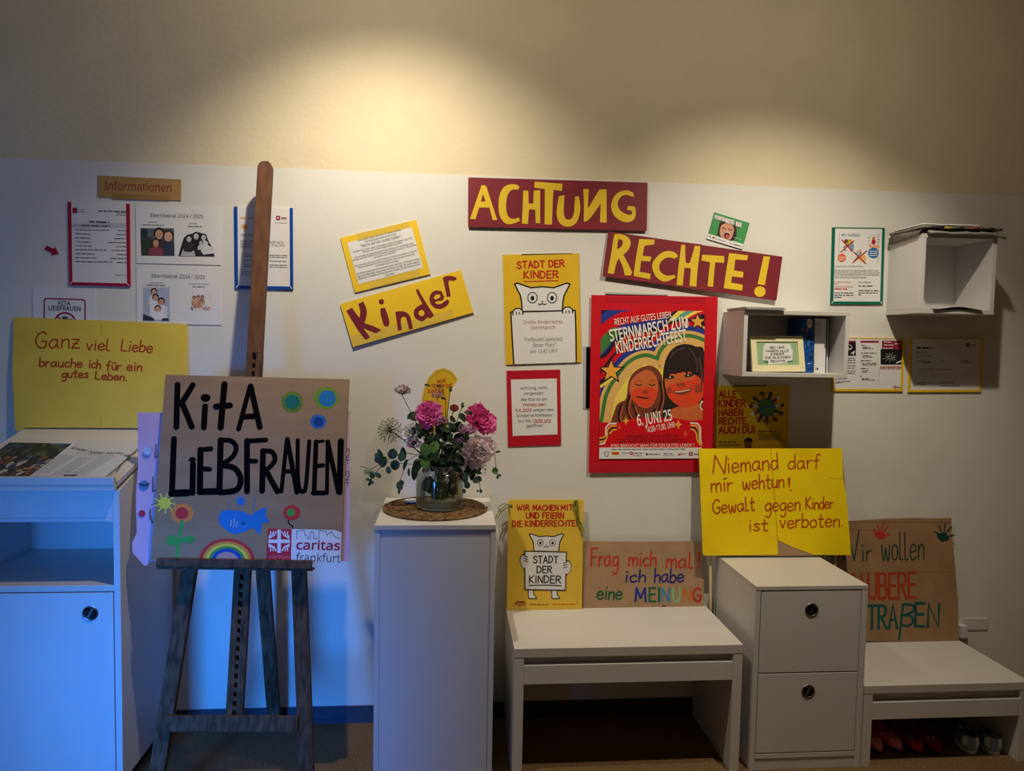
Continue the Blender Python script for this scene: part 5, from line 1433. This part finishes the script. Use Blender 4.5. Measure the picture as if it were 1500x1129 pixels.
S.poly([(430, 432), (466, 434), (462, 456)], ink(70, 110, 90), 1); S.poly([(606, 436), (648, 432), (640, 444), (606, 446)], ink(70, 110, 90), 1)
DG2 = ink(40, 70, 60)
for t, a, c_ in (('BEI', (482, 347), (518, 346)), ('UNS', (534, 346), (582, 344)), ('HABEN', (452, 372), (540, 370)), ('ALLE', (554, 370), (614, 368)), ('KINDER', (488, 394), (582, 392)), ('DIE', (448, 420), (488, 419)), ('GLEICHEN', (500, 418), (626, 415)), ('RECHTE.', (486, 446), (598, 443))):
    S.word(t, a, c_, 15, 3.6, DG2, 2)
S.done('print', parent=R)
S = Sheet([(697, 130), (790, 128), (799, 521), (722, 519)], Plane(-.150), C_Y, .13, pm('blue_cover', (20, 84, 160), .45, .08, 20))
S.oval(766, 165, 20, 36, pm('cream_patch', (230, 214, 160), .5, .03, 20), 1); S.greek((752, 165), (782, 165), 8, M_INKG)
rnd = random.Random(3)
for k in range(26):
    x, y = rnd.uniform(715, 785), rnd.uniform(215, 420); S.poly([(x, y), (x+rnd.uniform(6, 16), y+rnd.uniform(-4, 6)), (x+rnd.uniform(4, 12), y+rnd.uniform(14, 30)), (x-4, y+rnd.uniform(10, 24))], ink(16, 40, 96) if k % 3 else ink(60, 120, 190), 1+k*.02)
S.poly([(745, 200), (752, 196), (756, 232), (742, 232)], ink(200, 120, 90), 2); S.oval(714, 208, 7, 12, ink(190, 110, 80), 2)
S.greek((750, 456), (778, 456), 9, M_PAP); S.greek((758, 494), (784, 494), 16, ink(16, 40, 96))
S.done('book', 'thick blue book standing upright in the wide wall box', 'book')
for k in range(4):
    S = Sheet([(794+k*8, 132), (879+k*12, 130), (864+k*6, 523), (806+k*4, 522)], Plane(-.142+k*.012), C_Y, .006 if k == 0 else .005, M_PAP if k != 2 else pm('dark_blue_cover', (60, 72, 120), .5, .05, 20))
    if k == 0:
        for y in (160, 172, 182, 210, 220, 240, 250): S.greek((800, y), (850, y+1), 7, M_INKL)
        S.rect(808, 478, 812, 500, ink(40, 70, 150)); S.rect(816, 484, 828, 500, ink(40, 70, 150))
    S.done('brochure', ['white brochure leaning beside the blue book in the wide wall box', 'second white brochure from the blue book, mostly hidden', 'dark blue brochure edge among the white ones in the wide wall box', 'last white brochure, farthest from the blue book in the wide wall box'][k], 'brochure', 'brochures in the wide wall box')

# ---- newspapers on the square wall box
def paper_sheet(name, x0, x1, y0, y1, z, th, droop, wav, m, label, cat='newspaper', grp=None, nx=16, ny=14, extra=None, pat=None):
    b = MB()
    P = []
    for j in range(ny+1):
        y = y0+(y1-y0)*j/ny
        row = []
        for i in range(nx+1):
            x = x0+(x1-x0)*i/nx
            zz = z+wav*math.sin(i*.9+j*.5)*math.sin(i*.35)-droop*max(0, (-.214-y)/.03)**1.6
            if extra: zz += extra(x, y)
            row.append(Vector((x, y, zz)))
        P.append(row)
    b.grid(P, m)
    if pat:
        for (a0, a1, mm) in pat:       # coloured print showing on the folded front edge
            row = P[0]
            i0, i1 = int(a0*nx), max(int(a0*nx)+1, int(a1*nx))
            pts = row[i0:i1+1]
            b.grid([[p+Vector((0, -.0006, th*.05)) for p in pts], [p+Vector((0, -.0006, th*.75)) for p in pts]], mm)
    o = b.build(name, solid=0)
    md = o.modifiers.new('solid', 'SOLIDIFY'); md.thickness = th; md.offset = 1
    return tag(o, label, cat, grp)
NEWS = pm('newsprint_grey', (150, 146, 144), .75, .12, 45)
NEWS2 = pm('newsprint_photo', (96, 92, 84), .6, .3, 60, rgb2=(150, 142, 130))
paper_sheet('newspaper', 1.895, 2.215, -.243, -.02, 2.0665, .010, .012, .002, NEWS, 'grey newspaper lowest on the square wall box, sagging over its front edge', grp='newspapers on the square wall box',
            extra=lambda x, y: -.010*max(0, (x-2.16)/.05)**1.5 if y < -.2 else 0)
paper_sheet('newspaper', 1.865, 2.205, -.238, -.02, 2.080, .010, .0, .0025, NEWS2, 'colour-printed newspaper in the middle of the pile on the square wall box', grp='newspapers on the square wall box', pat=[(.15, .28, ink(60, 64, 80)), (.28, .38, ink(200, 180, 70)), (.38, .55, ink(70, 96, 80)), (.6, .72, ink(170, 90, 60)), (.75, .9, ink(100, 120, 70))])
paper_sheet('newspaper', 1.872, 2.120, -.228, -.04, 2.0945, .005, .0, .001, M_PAP, 'thin white newspaper on top of the pile on the square wall box', grp='newspapers on the square wall box')
b = MB()                                   # page hanging down over the box's side
pg = [Vector(p) for p in ((1.905, -.236, 2.086), (1.905, -.10, 2.090), (1.872, -.236, 2.082), (1.872, -.05, 2.086), (1.868, -.222, 2.070), (1.866, -.03, 2.078), (1.866, -.205, 2.056), (1.864, -.012, 2.040))]
b.grid([[pg[0], pg[1]], [pg[2], pg[3]], [pg[4], pg[5]], [pg[6], pg[7]]], NEWS2)
o = b.build('loose_page'); md = o.modifiers.new('solid', 'SOLIDIFY'); md.thickness = .0012
tag(o, 'dark printed page hanging over the side of the square wall box', 'newspaper')
b = MB()
a, c = atY(1361, 451, -.20), atY(1432, 452, -.20)
P = [[Vector((a.x+(c.x-a.x)*i/10, y, 1.7635+.010*math.sin(PI*i/10)**2*(1 if y < -.15 else .4)+(-.002 if y < -.22 else 0))) for i in range(11)] for y in (-.232, -.215, -.19, -.15, -.09, -.04)]
b.grid(P, M_PAP); b.grid([[p+Vector((0, 0, -.001)) for p in r] for r in P], M_INKG)
tag(b.build('leaflet'), 'thin curled leaflet lying inside the square wall box', 'leaflet')

# =================================================================== FLOWERS ON THE PEDESTAL
M_GRASS = pm('woven_seagrass', (62, 46, 30), .85, .2, 70, .8, 90, rgb2=(150, 116, 80), spec=.1)
b = MB()
pts = []
for k in range(23*34+1):
    a = 2*PI*k/34; r = .003+.197*k/(23*34)
    pts.append((r*math.cos(a), r*math.sin(a), .0047+.0009*math.sin(k*1.9)))
b.tube(pts, .0047, M_GRASS, 6)
tag(b.build('placemat', loc=(-.048, -.216, .9505)), 'round woven seagrass placemat under the vase', 'placemat')
MZ = .9605
b = MB(); p = atZ(604.5, 735, MZ)
b.lathe([(0, .0), (.024, .0), (.031, .003), (.033, .007), (.031, .0075), (.024, .004), (0, .004)], M_PAP, 28, Matrix.Translation((p.x, p.y, MZ+.0002)))
tag(b.build('saucer'), 'small white saucer half hidden behind the vase', 'saucer')
VX, VY = -.030, -.235
va = empty('vase', (VX, VY, MZ), 'clear glass jar vase holding the bouquet on the placemat', 'vase')
b = MB()
b.lathe([(0, .001), (.074, .001), (.086, .005), (.091, .016), (.092, .06), (.091, .112), (.086, .130), (.074, .145), (.066, .151), (.065, .160), (.069, .164), (.067, .1655), (.062, .160), (.063, .150), (.071, .142), (.083, .127), (.087, .110), (.088, .06), (.087, .018), (.082, .010), (0, .008)],
        glassy('clear_glass', (.93, .96, .94), .05), 48)
b.build('jar', va)
b = MB(); b.lathe([(0, .0088), (.080, .0105), (.0862, .019), (.0870, .06), (.0868, .086), (0, .086)], glassy('water', (.86, .90, .80), .03), 40)
b.build('water', va)

def FP(x, y, Y): return atY(520+x/4.517, 530+y/4.517, Y)
G_STEM = pm('green_stem', (70, 92, 46), .6, .15, 40)
G_DARK = pm('dark_leaf', (34, 52, 36), .5, .2, 30, rgb2=(56, 78, 50), thin=.25)
G_EUC = pm('eucalyptus_leaf', (44, 70, 64), .55, .12, 25, rgb2=(74, 102, 88), thin=.25)
G_BRIGHT = pm('green_leaf', (72, 108, 52), .5, .12, 25, rgb2=(98, 134, 70), thin=.25)
G_PALE = pm('pale_leaf', (128, 150, 124), .55, .08, 25, thin=.25)
P_PINK = pm('pink_petal', (232, 96, 186), .7, .15, 30, rgb2=(246, 160, 214), spec=.1, thin=.4)
P_MAG = pm('magenta_petal', (226, 76, 164), .7, .15, 30, rgb2=(244, 140, 198), spec=.1, thin=.4)
P_PALE = pm('pale_petal', (250, 232, 236), .7, .04, 30, rgb2=(254, 246, 247), spec=.1, thin=.4)
P_WHITE = pm('white_petal', (246, 246, 242), .7, .03, 30, spec=.1, thin=.4)
P_LIL = pm('lilac_floret', (164, 104, 158), .7, .2, 80, rgb2=(200, 150, 190), thin=.4)
P_DUSK = pm('dusty_rose_petal', (182, 104, 104), .6, .12, 40, thin=.4)
P_VAL = pm('mauve_floret', (150, 110, 130), .7, .2, 90, rgb2=(186, 150, 160), thin=.4)
P_SEED = pm('green_seed', (108, 116, 66), .6, .2, 60)
def aim(c, d):
    q = Vector(d).normalized().to_track_quat('Z', 'Y').to_matrix().to_4x4()
    return Matrix.Translation(c) @ q
def petal(b, M, phi, th0, th1, L, Wd, m, rnd, cup=.25, ruf=.12, base=.0):
    n, k = 6, 6
    e = Vector((-math.sin(phi), math.cos(phi), 0)); rad = Vector((math.cos(phi), math.sin(phi), 0))
    pos = rad*base
    rows = []
    ph = rnd.uniform(0, 6)
    for i in range(n+1):
        s_ = i/n
        th = th0+(th1-th0)*s_
        d = rad*math.sin(th)+Vector((0, 0, math.cos(th)))
        nrm = d.cross(e)
        if i: pos = pos+d*(L/n)
        w = Wd*(math.sin(PI*(.12+.74*s_))**.8)
        row = []
        for j in range(k+1):
            c = -1+2*j/k
            z = cup*Wd*c*c + ruf*Wd*s_*s_*math.sin(ph+c*5.5)
            notch = -.10*L*s_**3*(abs(math.sin(ph*2+c*3.1)))
            row.append(M @ (pos+e*(c*w)-nrm*(-z)+d*notch))
        rows.append(row)
    b.grid(rows, m)
def stem_to(par, p, q=None, r=.0018, sag=.02, m=None):
    q = q or (VX+random.uniform(-.035, .035), VY+random.uniform(-.035, .035), MZ+random.uniform(.015, .04))
    p, q = Vector(p), Vector(q)
    mouth = Vector((VX+(p.x-VX)*.12, VY+(p.y-VY)*.15, MZ+.158))
    pts = [p, p.lerp(mouth, .5)+Vector((0, 0, sag*.5)), mouth, mouth.lerp(q, .5), q]
    pts2 = []
    for i in range(len(pts)-1):
        for t in range(4): pts2.append(pts[i].lerp(pts[i+1], t/4))
    pts2.append(pts[-1])
    b = MB(); b.tube([x-par.location for x in pts2], r, m or G_STEM, 6); b.build('stem', par)
def peony(x, y, Y, R, d, m, label, seed, n=40):
    c = FP(x, y, Y); e = empty('peony', c, label, 'flower', 'cut flowers in the vase')
    rnd = random.Random(seed); b = MB(); M = aim(Vector(d).normalized()*(-R*.35), d)
    for i in range(n):
        t = i/n
        phi = i*2.39996+rnd.uniform(-.2, .2)
        a0 = .05+t*1.25; a1 = a0+.25-.95*(1-t)*.5+rnd.uniform(-.15, .2)
        petal(b, M, phi, a0, a1, R*(.75+.42*t)*rnd.uniform(.85, 1.15), R*(.26+.30*t), m, rnd, .28, .22)
    b.build('bloom', e)
    stem_to(e, c-Vector(d).normalized()*(R*.35))
peony(490, 345, -.27, .058, (-.25, -.85, .45), P_PINK, 'pink peony in the upper middle of the bouquet', 1)
peony(828, 378, -.27, .062, (.35, -.8, .5), P_MAG, 'magenta-pink peony at the upper edge facing the red-edged note', 2)
peony(818, 588, -.29, .066, (.3, -.9, -.1), P_PALE, 'large pale blush peony drooping below the magenta one', 3, 44)
peony(368, 470, -.26, .042, (-.4, -.85, .3), P_WHITE, 'white ruffled flower beside the green seed head', 4, 34)
def cluster(x, y, Y, r, m, label, seed, name='lilac_blossom', n=60, stem_z=None, flat=.7):
    c = FP(x, y, Y); e = empty(name, c, label, 'flower', 'cut flowers in the vase')
    rnd = random.Random(seed); b = MB()
    for k in range(n):
        u = rnd.uniform(-.35, 1); a = rnd.uniform(0, 2*PI); s_ = math.sqrt(1-u*u) if u < 1 else 0
        d = Vector((s_*math.cos(a), s_*math.sin(a), u)); p = Vector((d.x*r, d.y*r, d.z*r*flat))*rnd.uniform(.75, 1.05)
        M = aim(p, d)
        for q in range(4): petal(b, M, q*PI/2, .9, 1.3, r*.17, r*.07, m, rnd, .1, .1)
        if k % 2 == 0: b.tube([(0, 0, -r*.5), p], r*.018, G_STEM, 3)
    b.build('florets', e); stem_to(e, c+Vector((0, 0, -r*.5)), r=.0014)
cluster(545, 222, -.24, .022, P_LIL, 'small lilac blossom in front of the yellow card', 11)
cluster(580, 395, -.33, .026, P_LIL, 'lilac blossom just below the pink peony', 12)
cluster(745, 455, -.33, .032, P_LIL, 'widest lilac blossom, between the two large peonies', 13, n=80)
cluster(392, 548, -.31, .027, P_LIL, 'lilac blossom below the white ruffled flower', 14)
cluster(695, 525, -.32, .020, pm('violet_floret', (132, 82, 160), .7, .2, 60), 'violet blossom tucked beside the blush peony', 15)
cluster(312, 192, -.24, .030, P_VAL, 'tall mauve valerian umbel standing out on its thin stem', 16, 'valerian', 70, flat=.8)
# green seed head
c = FP(230, 452, -.26); e = empty('seed_head', c, 'round green allium seed head at the outer edge of the bouquet', 'flower', 'cut flowers in the vase')
b = MB(); rnd = random.Random(9)
for k in range(85):
    u = 1-2*(k+.5)/85; a = k*2.39996; s_ = math.sqrt(1-u*u); d = Vector((s_*math.cos(a), s_*math.sin(a), u)); R = .047*rnd.uniform(.82, 1.05)
    b.tube([d*.004, d*R], .0006, G_STEM, 3); b.ball(d*R, .0027, P_SEED, 6, 4)
b.ball((0, 0, 0), .007, G_STEM, 8, 5); b.build('seed_ball', e); stem_to(e, c, r=.002)
# dusty rose and buds
c = FP(655, 305, -.25); e = empty('rose', c, 'dusty pink rose behind the bud stem', 'flower', 'cut flowers in the vase')
b = MB(); rnd = random.Random(21); M = aim((0, 0, -.012), (.1, -.5, .85))
for i in range(16): petal(b, M, i*2.4, .05+i*.05, .0+i*.06, .026, .010+.0006*i, P_DUSK, rnd, .35, .1)
b.build('bloom', e); stem_to(e, c)
for x, y, lb in ((632, 182, 'rose bud standing highest, before the yellow card'), (712, 288, 'lower rose bud between the pink and magenta peonies')):
    c = FP(x, y, -.26); e = empty('rose_bud', c, lb, 'flower', 'cut flowers in the vase')
    b = MB(); b.lathe([(0, -.010), (.0055, -.006), (.0065, 0), (.004, .008), (0, .013)], G_STEM, 10)
    for k in range(5): petal(b, Matrix.Translation((0, 0, -.008)), k*1.257, .5, .1, .02, .003, G_DARK, rnd, .1, .05)
    b.build('bud', e); stem_to(e, c, r=.0015)
# leaves
def leaf(b, c, d, up, L, Wd, m, fold=.15, bend=.15, tip=.0):
    d = Vector(d).normalized(); x = d.cross(Vector(up)).normalized(); n = x.cross(d)
    rows = []
    for i in range(8):
        s_ = i/7
        w = Wd*math.sin(PI*min(1, max(0, s_)))**(.6+tip)*(1-.25*tip*s_)
        row = []
        for j in (-1, -.5, 0, .5, 1):
            row.append(Vector(c)+d*(L*s_)+x*(j*w)+n*(abs(j)*fold*w-bend*L*s_*s_))
        rows.append(row)
    b.grid(rows, m)
def sprig(label, stem_px, leaves, m, name='eucalyptus_sprig'):
    """stem_px: (x,y,Y) points from tip to vase; leaves: (x,y,Y,dx,dz,L,W) in bouquet drawing units"""
    base = FP(*stem_px[0]); e = empty(name, base, label, 'foliage', 'foliage in the vase')
    b = MB()
    for (x, y, Y, dx, dz, L, Wd, mm) in leaves:
        leaf(b, FP(x, y, Y)-base, (dx, random.uniform(-.25, .15), dz), (random.uniform(-.25, .25), -1, .35), L, Wd, mm or m)
    b.build('leaves', e)
    b = MB(); pts = [FP(*p)-base for p in stem_px]+[Vector((VX, VY, MZ+.155))-base, Vector((VX+random.uniform(-.03, .03), VY+.01, MZ+.03))-base]
    b.tube(pts, .0014, G_STEM, 6); b.build('stem', e)
sprig('round-leaved eucalyptus sprig reaching to the board on the easel', [(35, 690, -.25), (110, 710, -.25), (200, 650, -.25), (320, 600, -.25), (450, 620, -.24)],
      [(150, 760, -.25, -.85, .40, .060, .012, G_PALE), (130, 735, -.27, .8, -.5, .030, .009, None), (150, 690, -.27, -.1, -1, .0, .0, None), (155, 615, -.27, .1, -1, .036, .017, None), (205, 625, -.25, -.5, -1, .050, .016, None),
       (245, 645, -.27, .1, 1, .042, .019, None), (270, 645, -.25, -.1, -1, .042, .018, None), (215, 690, -.28, .3, -1, .030, .010, None), (190, 640, -.24, -1, .5, .040, .014, None), (300, 660, -.26, .2, 1, .040, .014, None), (315, 560, -.25, .1, -1, .056, .012, None),
       (150, 575, -.25, .5, -.9, .045, .008, None)], G_EUC)
sprig('hanging eucalyptus tip nearest the easel board', [(102, 815, -.26), (110, 770, -.26), (130, 740, -.26), (200, 660, -.25)],
      [(100, 735, -.26, .5, -.7, .026, .010, None), (112, 775, -.25, -.6, -.6, .016, .007, None), (105, 790, -.27, .6, -.5, .014, .006, None), (100, 795, -.25, -.3, -1, .016, .006, None), (96, 780, -.26, -.9, .2, .014, .006, None)], G_EUC)
sprig('dark pointed-leaf sprig hanging in front of the jar shoulder', [(288, 875, -.32), (300, 780, -.32), (350, 650, -.31), (440, 600, -.27)],
      [(285, 790, -.32, .35, -1, .036, .012, None), (295, 785, -.31, .6, -.7, .022, .010, None), (290, 840, -.32, .1, -1, .020, .005, None), (345, 640, -.31, -.35, -1, .045, .007, G_DARK), (400, 660, -.32, -.05, -1, .072, .013, G_DARK), (355, 700, -.32, .05, -1, .032, .005, G_DARK), (440, 640, -.32, -.4, -1, .062, .012, G_DARK)], G_EUC)
sprig('bright green rounded leaves above the middle of the jar', [(520, 520, -.34), (490, 600, -.33), (500, 690, -.30)],
      [(505, 605, -.34, .45, 1, .050, .019, None), (480, 620, -.345, -.25, 1, .046, .021, None), (470, 715, -.345, -.15, 1, .054, .018, None), (520, 650, -.33, .3, 1, .042, .018, None), (460, 600, -.34, -.2, 1, .034, .014, None)], G_BRIGHT)
sprig('thin eucalyptus sprig hanging on the side of the blush peony', [(945, 770, -.27), (932, 690, -.27), (925, 610, -.27), (860, 590, -.25), (700, 640, -.24)],
      [(930, 600, -.27, 1, .35, .020, .005, G_DARK), (925, 725, -.27, -.5, -.6, .0, .0, None), (905, 725, -.27, 1, .2, .026, .014, G_BRIGHT), (940, 775, -.27, .3, 1, .016, .005, None), (940, 748, -.27, 1, -.1, .018, .005, None)], G_EUC)
sprig('eucalyptus sprig drooping beside the jar toward the yellow cat board', [(830, 870, -.30), (825, 800, -.30), (790, 740, -.29), (700, 690, -.27)],
      [(775, 790, -.30, .9, .3, .034, .012, None), (800, 760, -.30, .8, -.55, .028, .011, None), (745, 790, -.31, -.1, -1, .030, .012, None), (830, 840, -.30, .2, -1, .016, .006, None), (820, 850, -.30, -.7, -.3, .010, .005, None), (740, 760, -.30, -.4, -.9, .026, .010, None), (715, 840, -.31, .4, -.9, .018, .008, None), (725, 730, -.31, .2, -1, .03, .012, None)], G_EUC)
rnd = random.Random(31); random.seed(31)
for nm, (xa, xb, ya, yb), n, lb in (('dark_foliage', (410, 640, 430, 690), 72, 'dark leaves massed in the middle of the bouquet above the jar'), ('dark_foliage', (600, 830, 460, 730), 64, 'dark leaves below the blush peony, down to the jar mouth'), ('dark_foliage', (400, 780, 330, 480), 26, 'dark leaves showing between the peonies')):
    sprig(lb, [((xa+xb)/2, (ya+yb)/2, -.23), ((xa+xb)/2*.5+280, 640, -.24)], [(rnd.uniform(xa, xb), rnd.uniform(ya, yb), rnd.uniform(-.30, -.20), rnd.uniform(-1, 1), rnd.uniform(-1, .6), rnd.uniform(.03, .05), rnd.uniform(.008, .014), None) for _ in range(n)], G_DARK, nm)
sprig('dark leaves and stems pressed inside the jar', [(560, 800, -.235), (550, 720, -.235)], [(rnd.uniform(440, 690), rnd.uniform(720, 850), VY+rnd.uniform(-.05, .05), rnd.uniform(-.6, .6), rnd.uniform(-1, -.2), rnd.uniform(.03, .05), rnd.uniform(.006, .012), None) for _ in range(34)], G_DARK, 'dark_foliage')
sprig('single dark leaf lying across the yellow card', [(570, 165, -.23), (600, 250, -.23), (600, 400, -.24)], [(455, 150, -.25, 1, -.15, .027, .0045, None), (575, 165, -.25, -.9, .2, .02, .005, None), (600, 250, -.24, -1, .5, .022, .005, None)], G_DARK)
b = MB(); rnd = random.Random(8)
base = FP(790, 710, -.29); e = empty('filler_sprig', base, 'tiny yellow-green filler blossoms under the blush peony', 'foliage', 'foliage in the vase')
for k in range(60):
    p = FP(rnd.uniform(705, 870), rnd.uniform(670, 750), rnd.uniform(-.31, -.27))-base
    b.ball(p, .0022, P_SEED, 5, 4)
    if k % 3 == 0: b.tube([p, (-.03, .03, .01)], .0005, G_STEM, 3)
b.build('florets', e)
# yellow rounded card behind the flowers
S = Sheet([(440, 38), (682, 38), (682, 470), (440, 470)], Plane(-.165), (520, 530, 4.517), .0015, M_YELP,
          outline=[(440, 470), (438, 330), (444, 230), (462, 160), (490, 100), (530, 58), (585, 40), (640, 62), (682, 118), (655, 150), (632, 200), (618, 260), (610, 470)])
for t, a, c, h in (('WIR', (545, 138), (600, 136), 24), ('FEIERN', (510, 172), (592, 169), 26), ('DIE', (606, 170), (642, 165), 24), ('KINDER', (486, 206), (590, 202), 26)): S.word(t, a, c, h*.9, 4, M_INKR, 2)
S.stroke([(452, 320), (458, 230), (476, 165), (502, 110), (540, 72), (586, 56), (632, 74), (664, 116)], 3, ink(176, 140, 40), 1, True)
o = S.done('yellow_card', 'rounded yellow card with red lettering rising behind the bouquet', 'sign')

# =================================================================== SHOES UNDER THE LOW BENCH
def shoe(name, x, y, ang, L, Wd, H, m, msole, label, grp, open_t=.55, rim=None, toe=None, spots=None):
    e = empty(name, (x, y, 0), label, 'shoe', grp, rz=ang)
    b = MB(); rows = []
    n = 18
    for i in range(n+1):
        t = i/n
        w = Wd*(.36+.14*math.sin(PI*min(1, t*1.15)))*(1 if t < .78 else math.sqrt(max(0.02, 1-((t-.78)/.235)**2)))*(1 if t > .08 else math.sqrt(max(.25, 1-((.08-t)/.09)**2)))
        h = H*(1.0 if t < .25 else 1-.45*((t-.25)/.75)**.8)*(1 if t < .9 else math.sqrt(max(.05, 1-((t-.9)/.105)**2)))
        a = .85 if t < open_t else max(.02, .85*(1-(t-open_t)/.08))
        if t < .06: a *= .75
        row = []
        for k in range(15):
            ph = PI/2+a+(2*PI-2*a)*k/14
            cx_, sz = math.cos(ph), math.sin(ph)
            row.append(Vector((w*(abs(cx_)**.75)*(1 if cx_ > 0 else -1), -L*t+L*.5, .012+h*(.5+.5*(abs(sz)**.7)*(1 if sz > 0 else -1)))))
        rows.append(row)
    b.grid(rows, m); b.add(rows[0], [tuple(range(15))], m); b.add(rows[-1], [tuple(reversed(range(15)))], m)
    o = b.build('upper', e); md = o.modifiers.new('solid', 'SOLIDIFY'); md.thickness = .004
    b = MB(); out = []
    for i in range(28):
        a = 2*PI*i/28; t = .5-.5*math.cos(a); w = Wd*(.38+.15*math.sin(PI*min(1, t*1.1)))*abs(math.sin(a))**.6
        out.append((w*(1 if math.sin(a) > 0 else -1), L*.51-L*1.03*t))
    b.prism(out, 0, .013, msole); b.build('sole', e)
    if rim:
        b = MB(); b.tube([r[0] for r in rows[:10]], .004, rim, 6); b.tube([r[-1] for r in rows[:10]], .004, rim, 6); b.tube([rows[0][k] for k in (0, 3, 7, 11, 14)], .004, rim, 6)
        b.build('rim', e)
    if toe:
        b = MB()
        t0, t1 = toe[1]
        b.grid([[p*1.0+Vector((0, 0, .001))+Vector((p.x*.03, 0, (p.z-.012)*.03)) for p in r] for r in rows[int(t0*n):int(t1*n)+1]], toe[0]); q_ = rows[0] if t0 == 0 else rows[-1]; b.add([v+Vector((0, .002 if t0 == 0 else -.002, 0)) for v in q_], [tuple(range(15))], toe[0]); b.build('toe_cap' if t0 > .4 else 'heel_band', e)
    for sx, sy in (spots or ()):
        b = MB(); b.ball((sx*Wd, -L*sy+L*.5, .012+H*.66), .0055, M_PAP, 8, 5, 1, 1, .5); b.build('button', e)
    return e
K_PINK = pm('pink_felt', (222, 104, 146), .8, .1, 60); K_PINKT = pm('pink_toe', (240, 150, 172), .6, .05, 40)
K_RED = pm('dark_red_felt', (150, 26, 40), .8, .1, 60); K_REDT = pm('red_toe', (206, 50, 40), .6, .05, 40)
K_BLUE = pm('blue_grey_clog', (136, 164, 196), .6, .08, 40); K_WHT = pm('white_rubber', (234, 240, 236), .6, .05, 40)
K_SOLE = pm('dark_sole', (34, 32, 32), .7, .1, 40)
shoe('slipper', 1.708, -.285, .10, .15, .066, .052, K_PINK, K_SOLE, 'pink slipper standing next to the drawer cabinet leg', 'slippers under the low bench', .5, None, (K_PINKT, (.8, 1)))
shoe('slipper', 1.783, -.285, .22, .15, .066, .052, K_PINK, K_SOLE, 'pink slipper next to the dark red pair', 'slippers under the low bench', .5, None, (K_PINKT, (.8, 1)))
shoe('slipper', 1.865, -.300, .12, .15, .064, .048, K_RED, K_SOLE, 'dark red slipper with a bright toe beside the pink pair', 'slippers under the low bench', .5, None, (K_REDT, (.86, 1)), ((-.12, .72),))
shoe('slipper', 1.945, -.300, .05, .15, .064, .048, K_RED, K_SOLE, 'dark red slipper with two pale buttons', 'slippers under the low bench', .5, None, None, ((-.2, .7), (.15, .7)))
shoe('clog', 2.118, -.30, 2.72, .17, .072, .058, K_BLUE, K_WHT, 'blue-grey clog with a white heel band, the one nearer the dark red pair', 'clogs under the low bench', .55, K_BLUE, (K_WHT, (0, .16)))
shoe('clog', 2.208, -.315, 2.66, .17, .072, .058, K_BLUE, K_WHT, 'blue-grey clog with a white heel band, at the end of the row of shoes', 'clogs under the low bench', .55, K_BLUE, (K_WHT, (0, .16)))
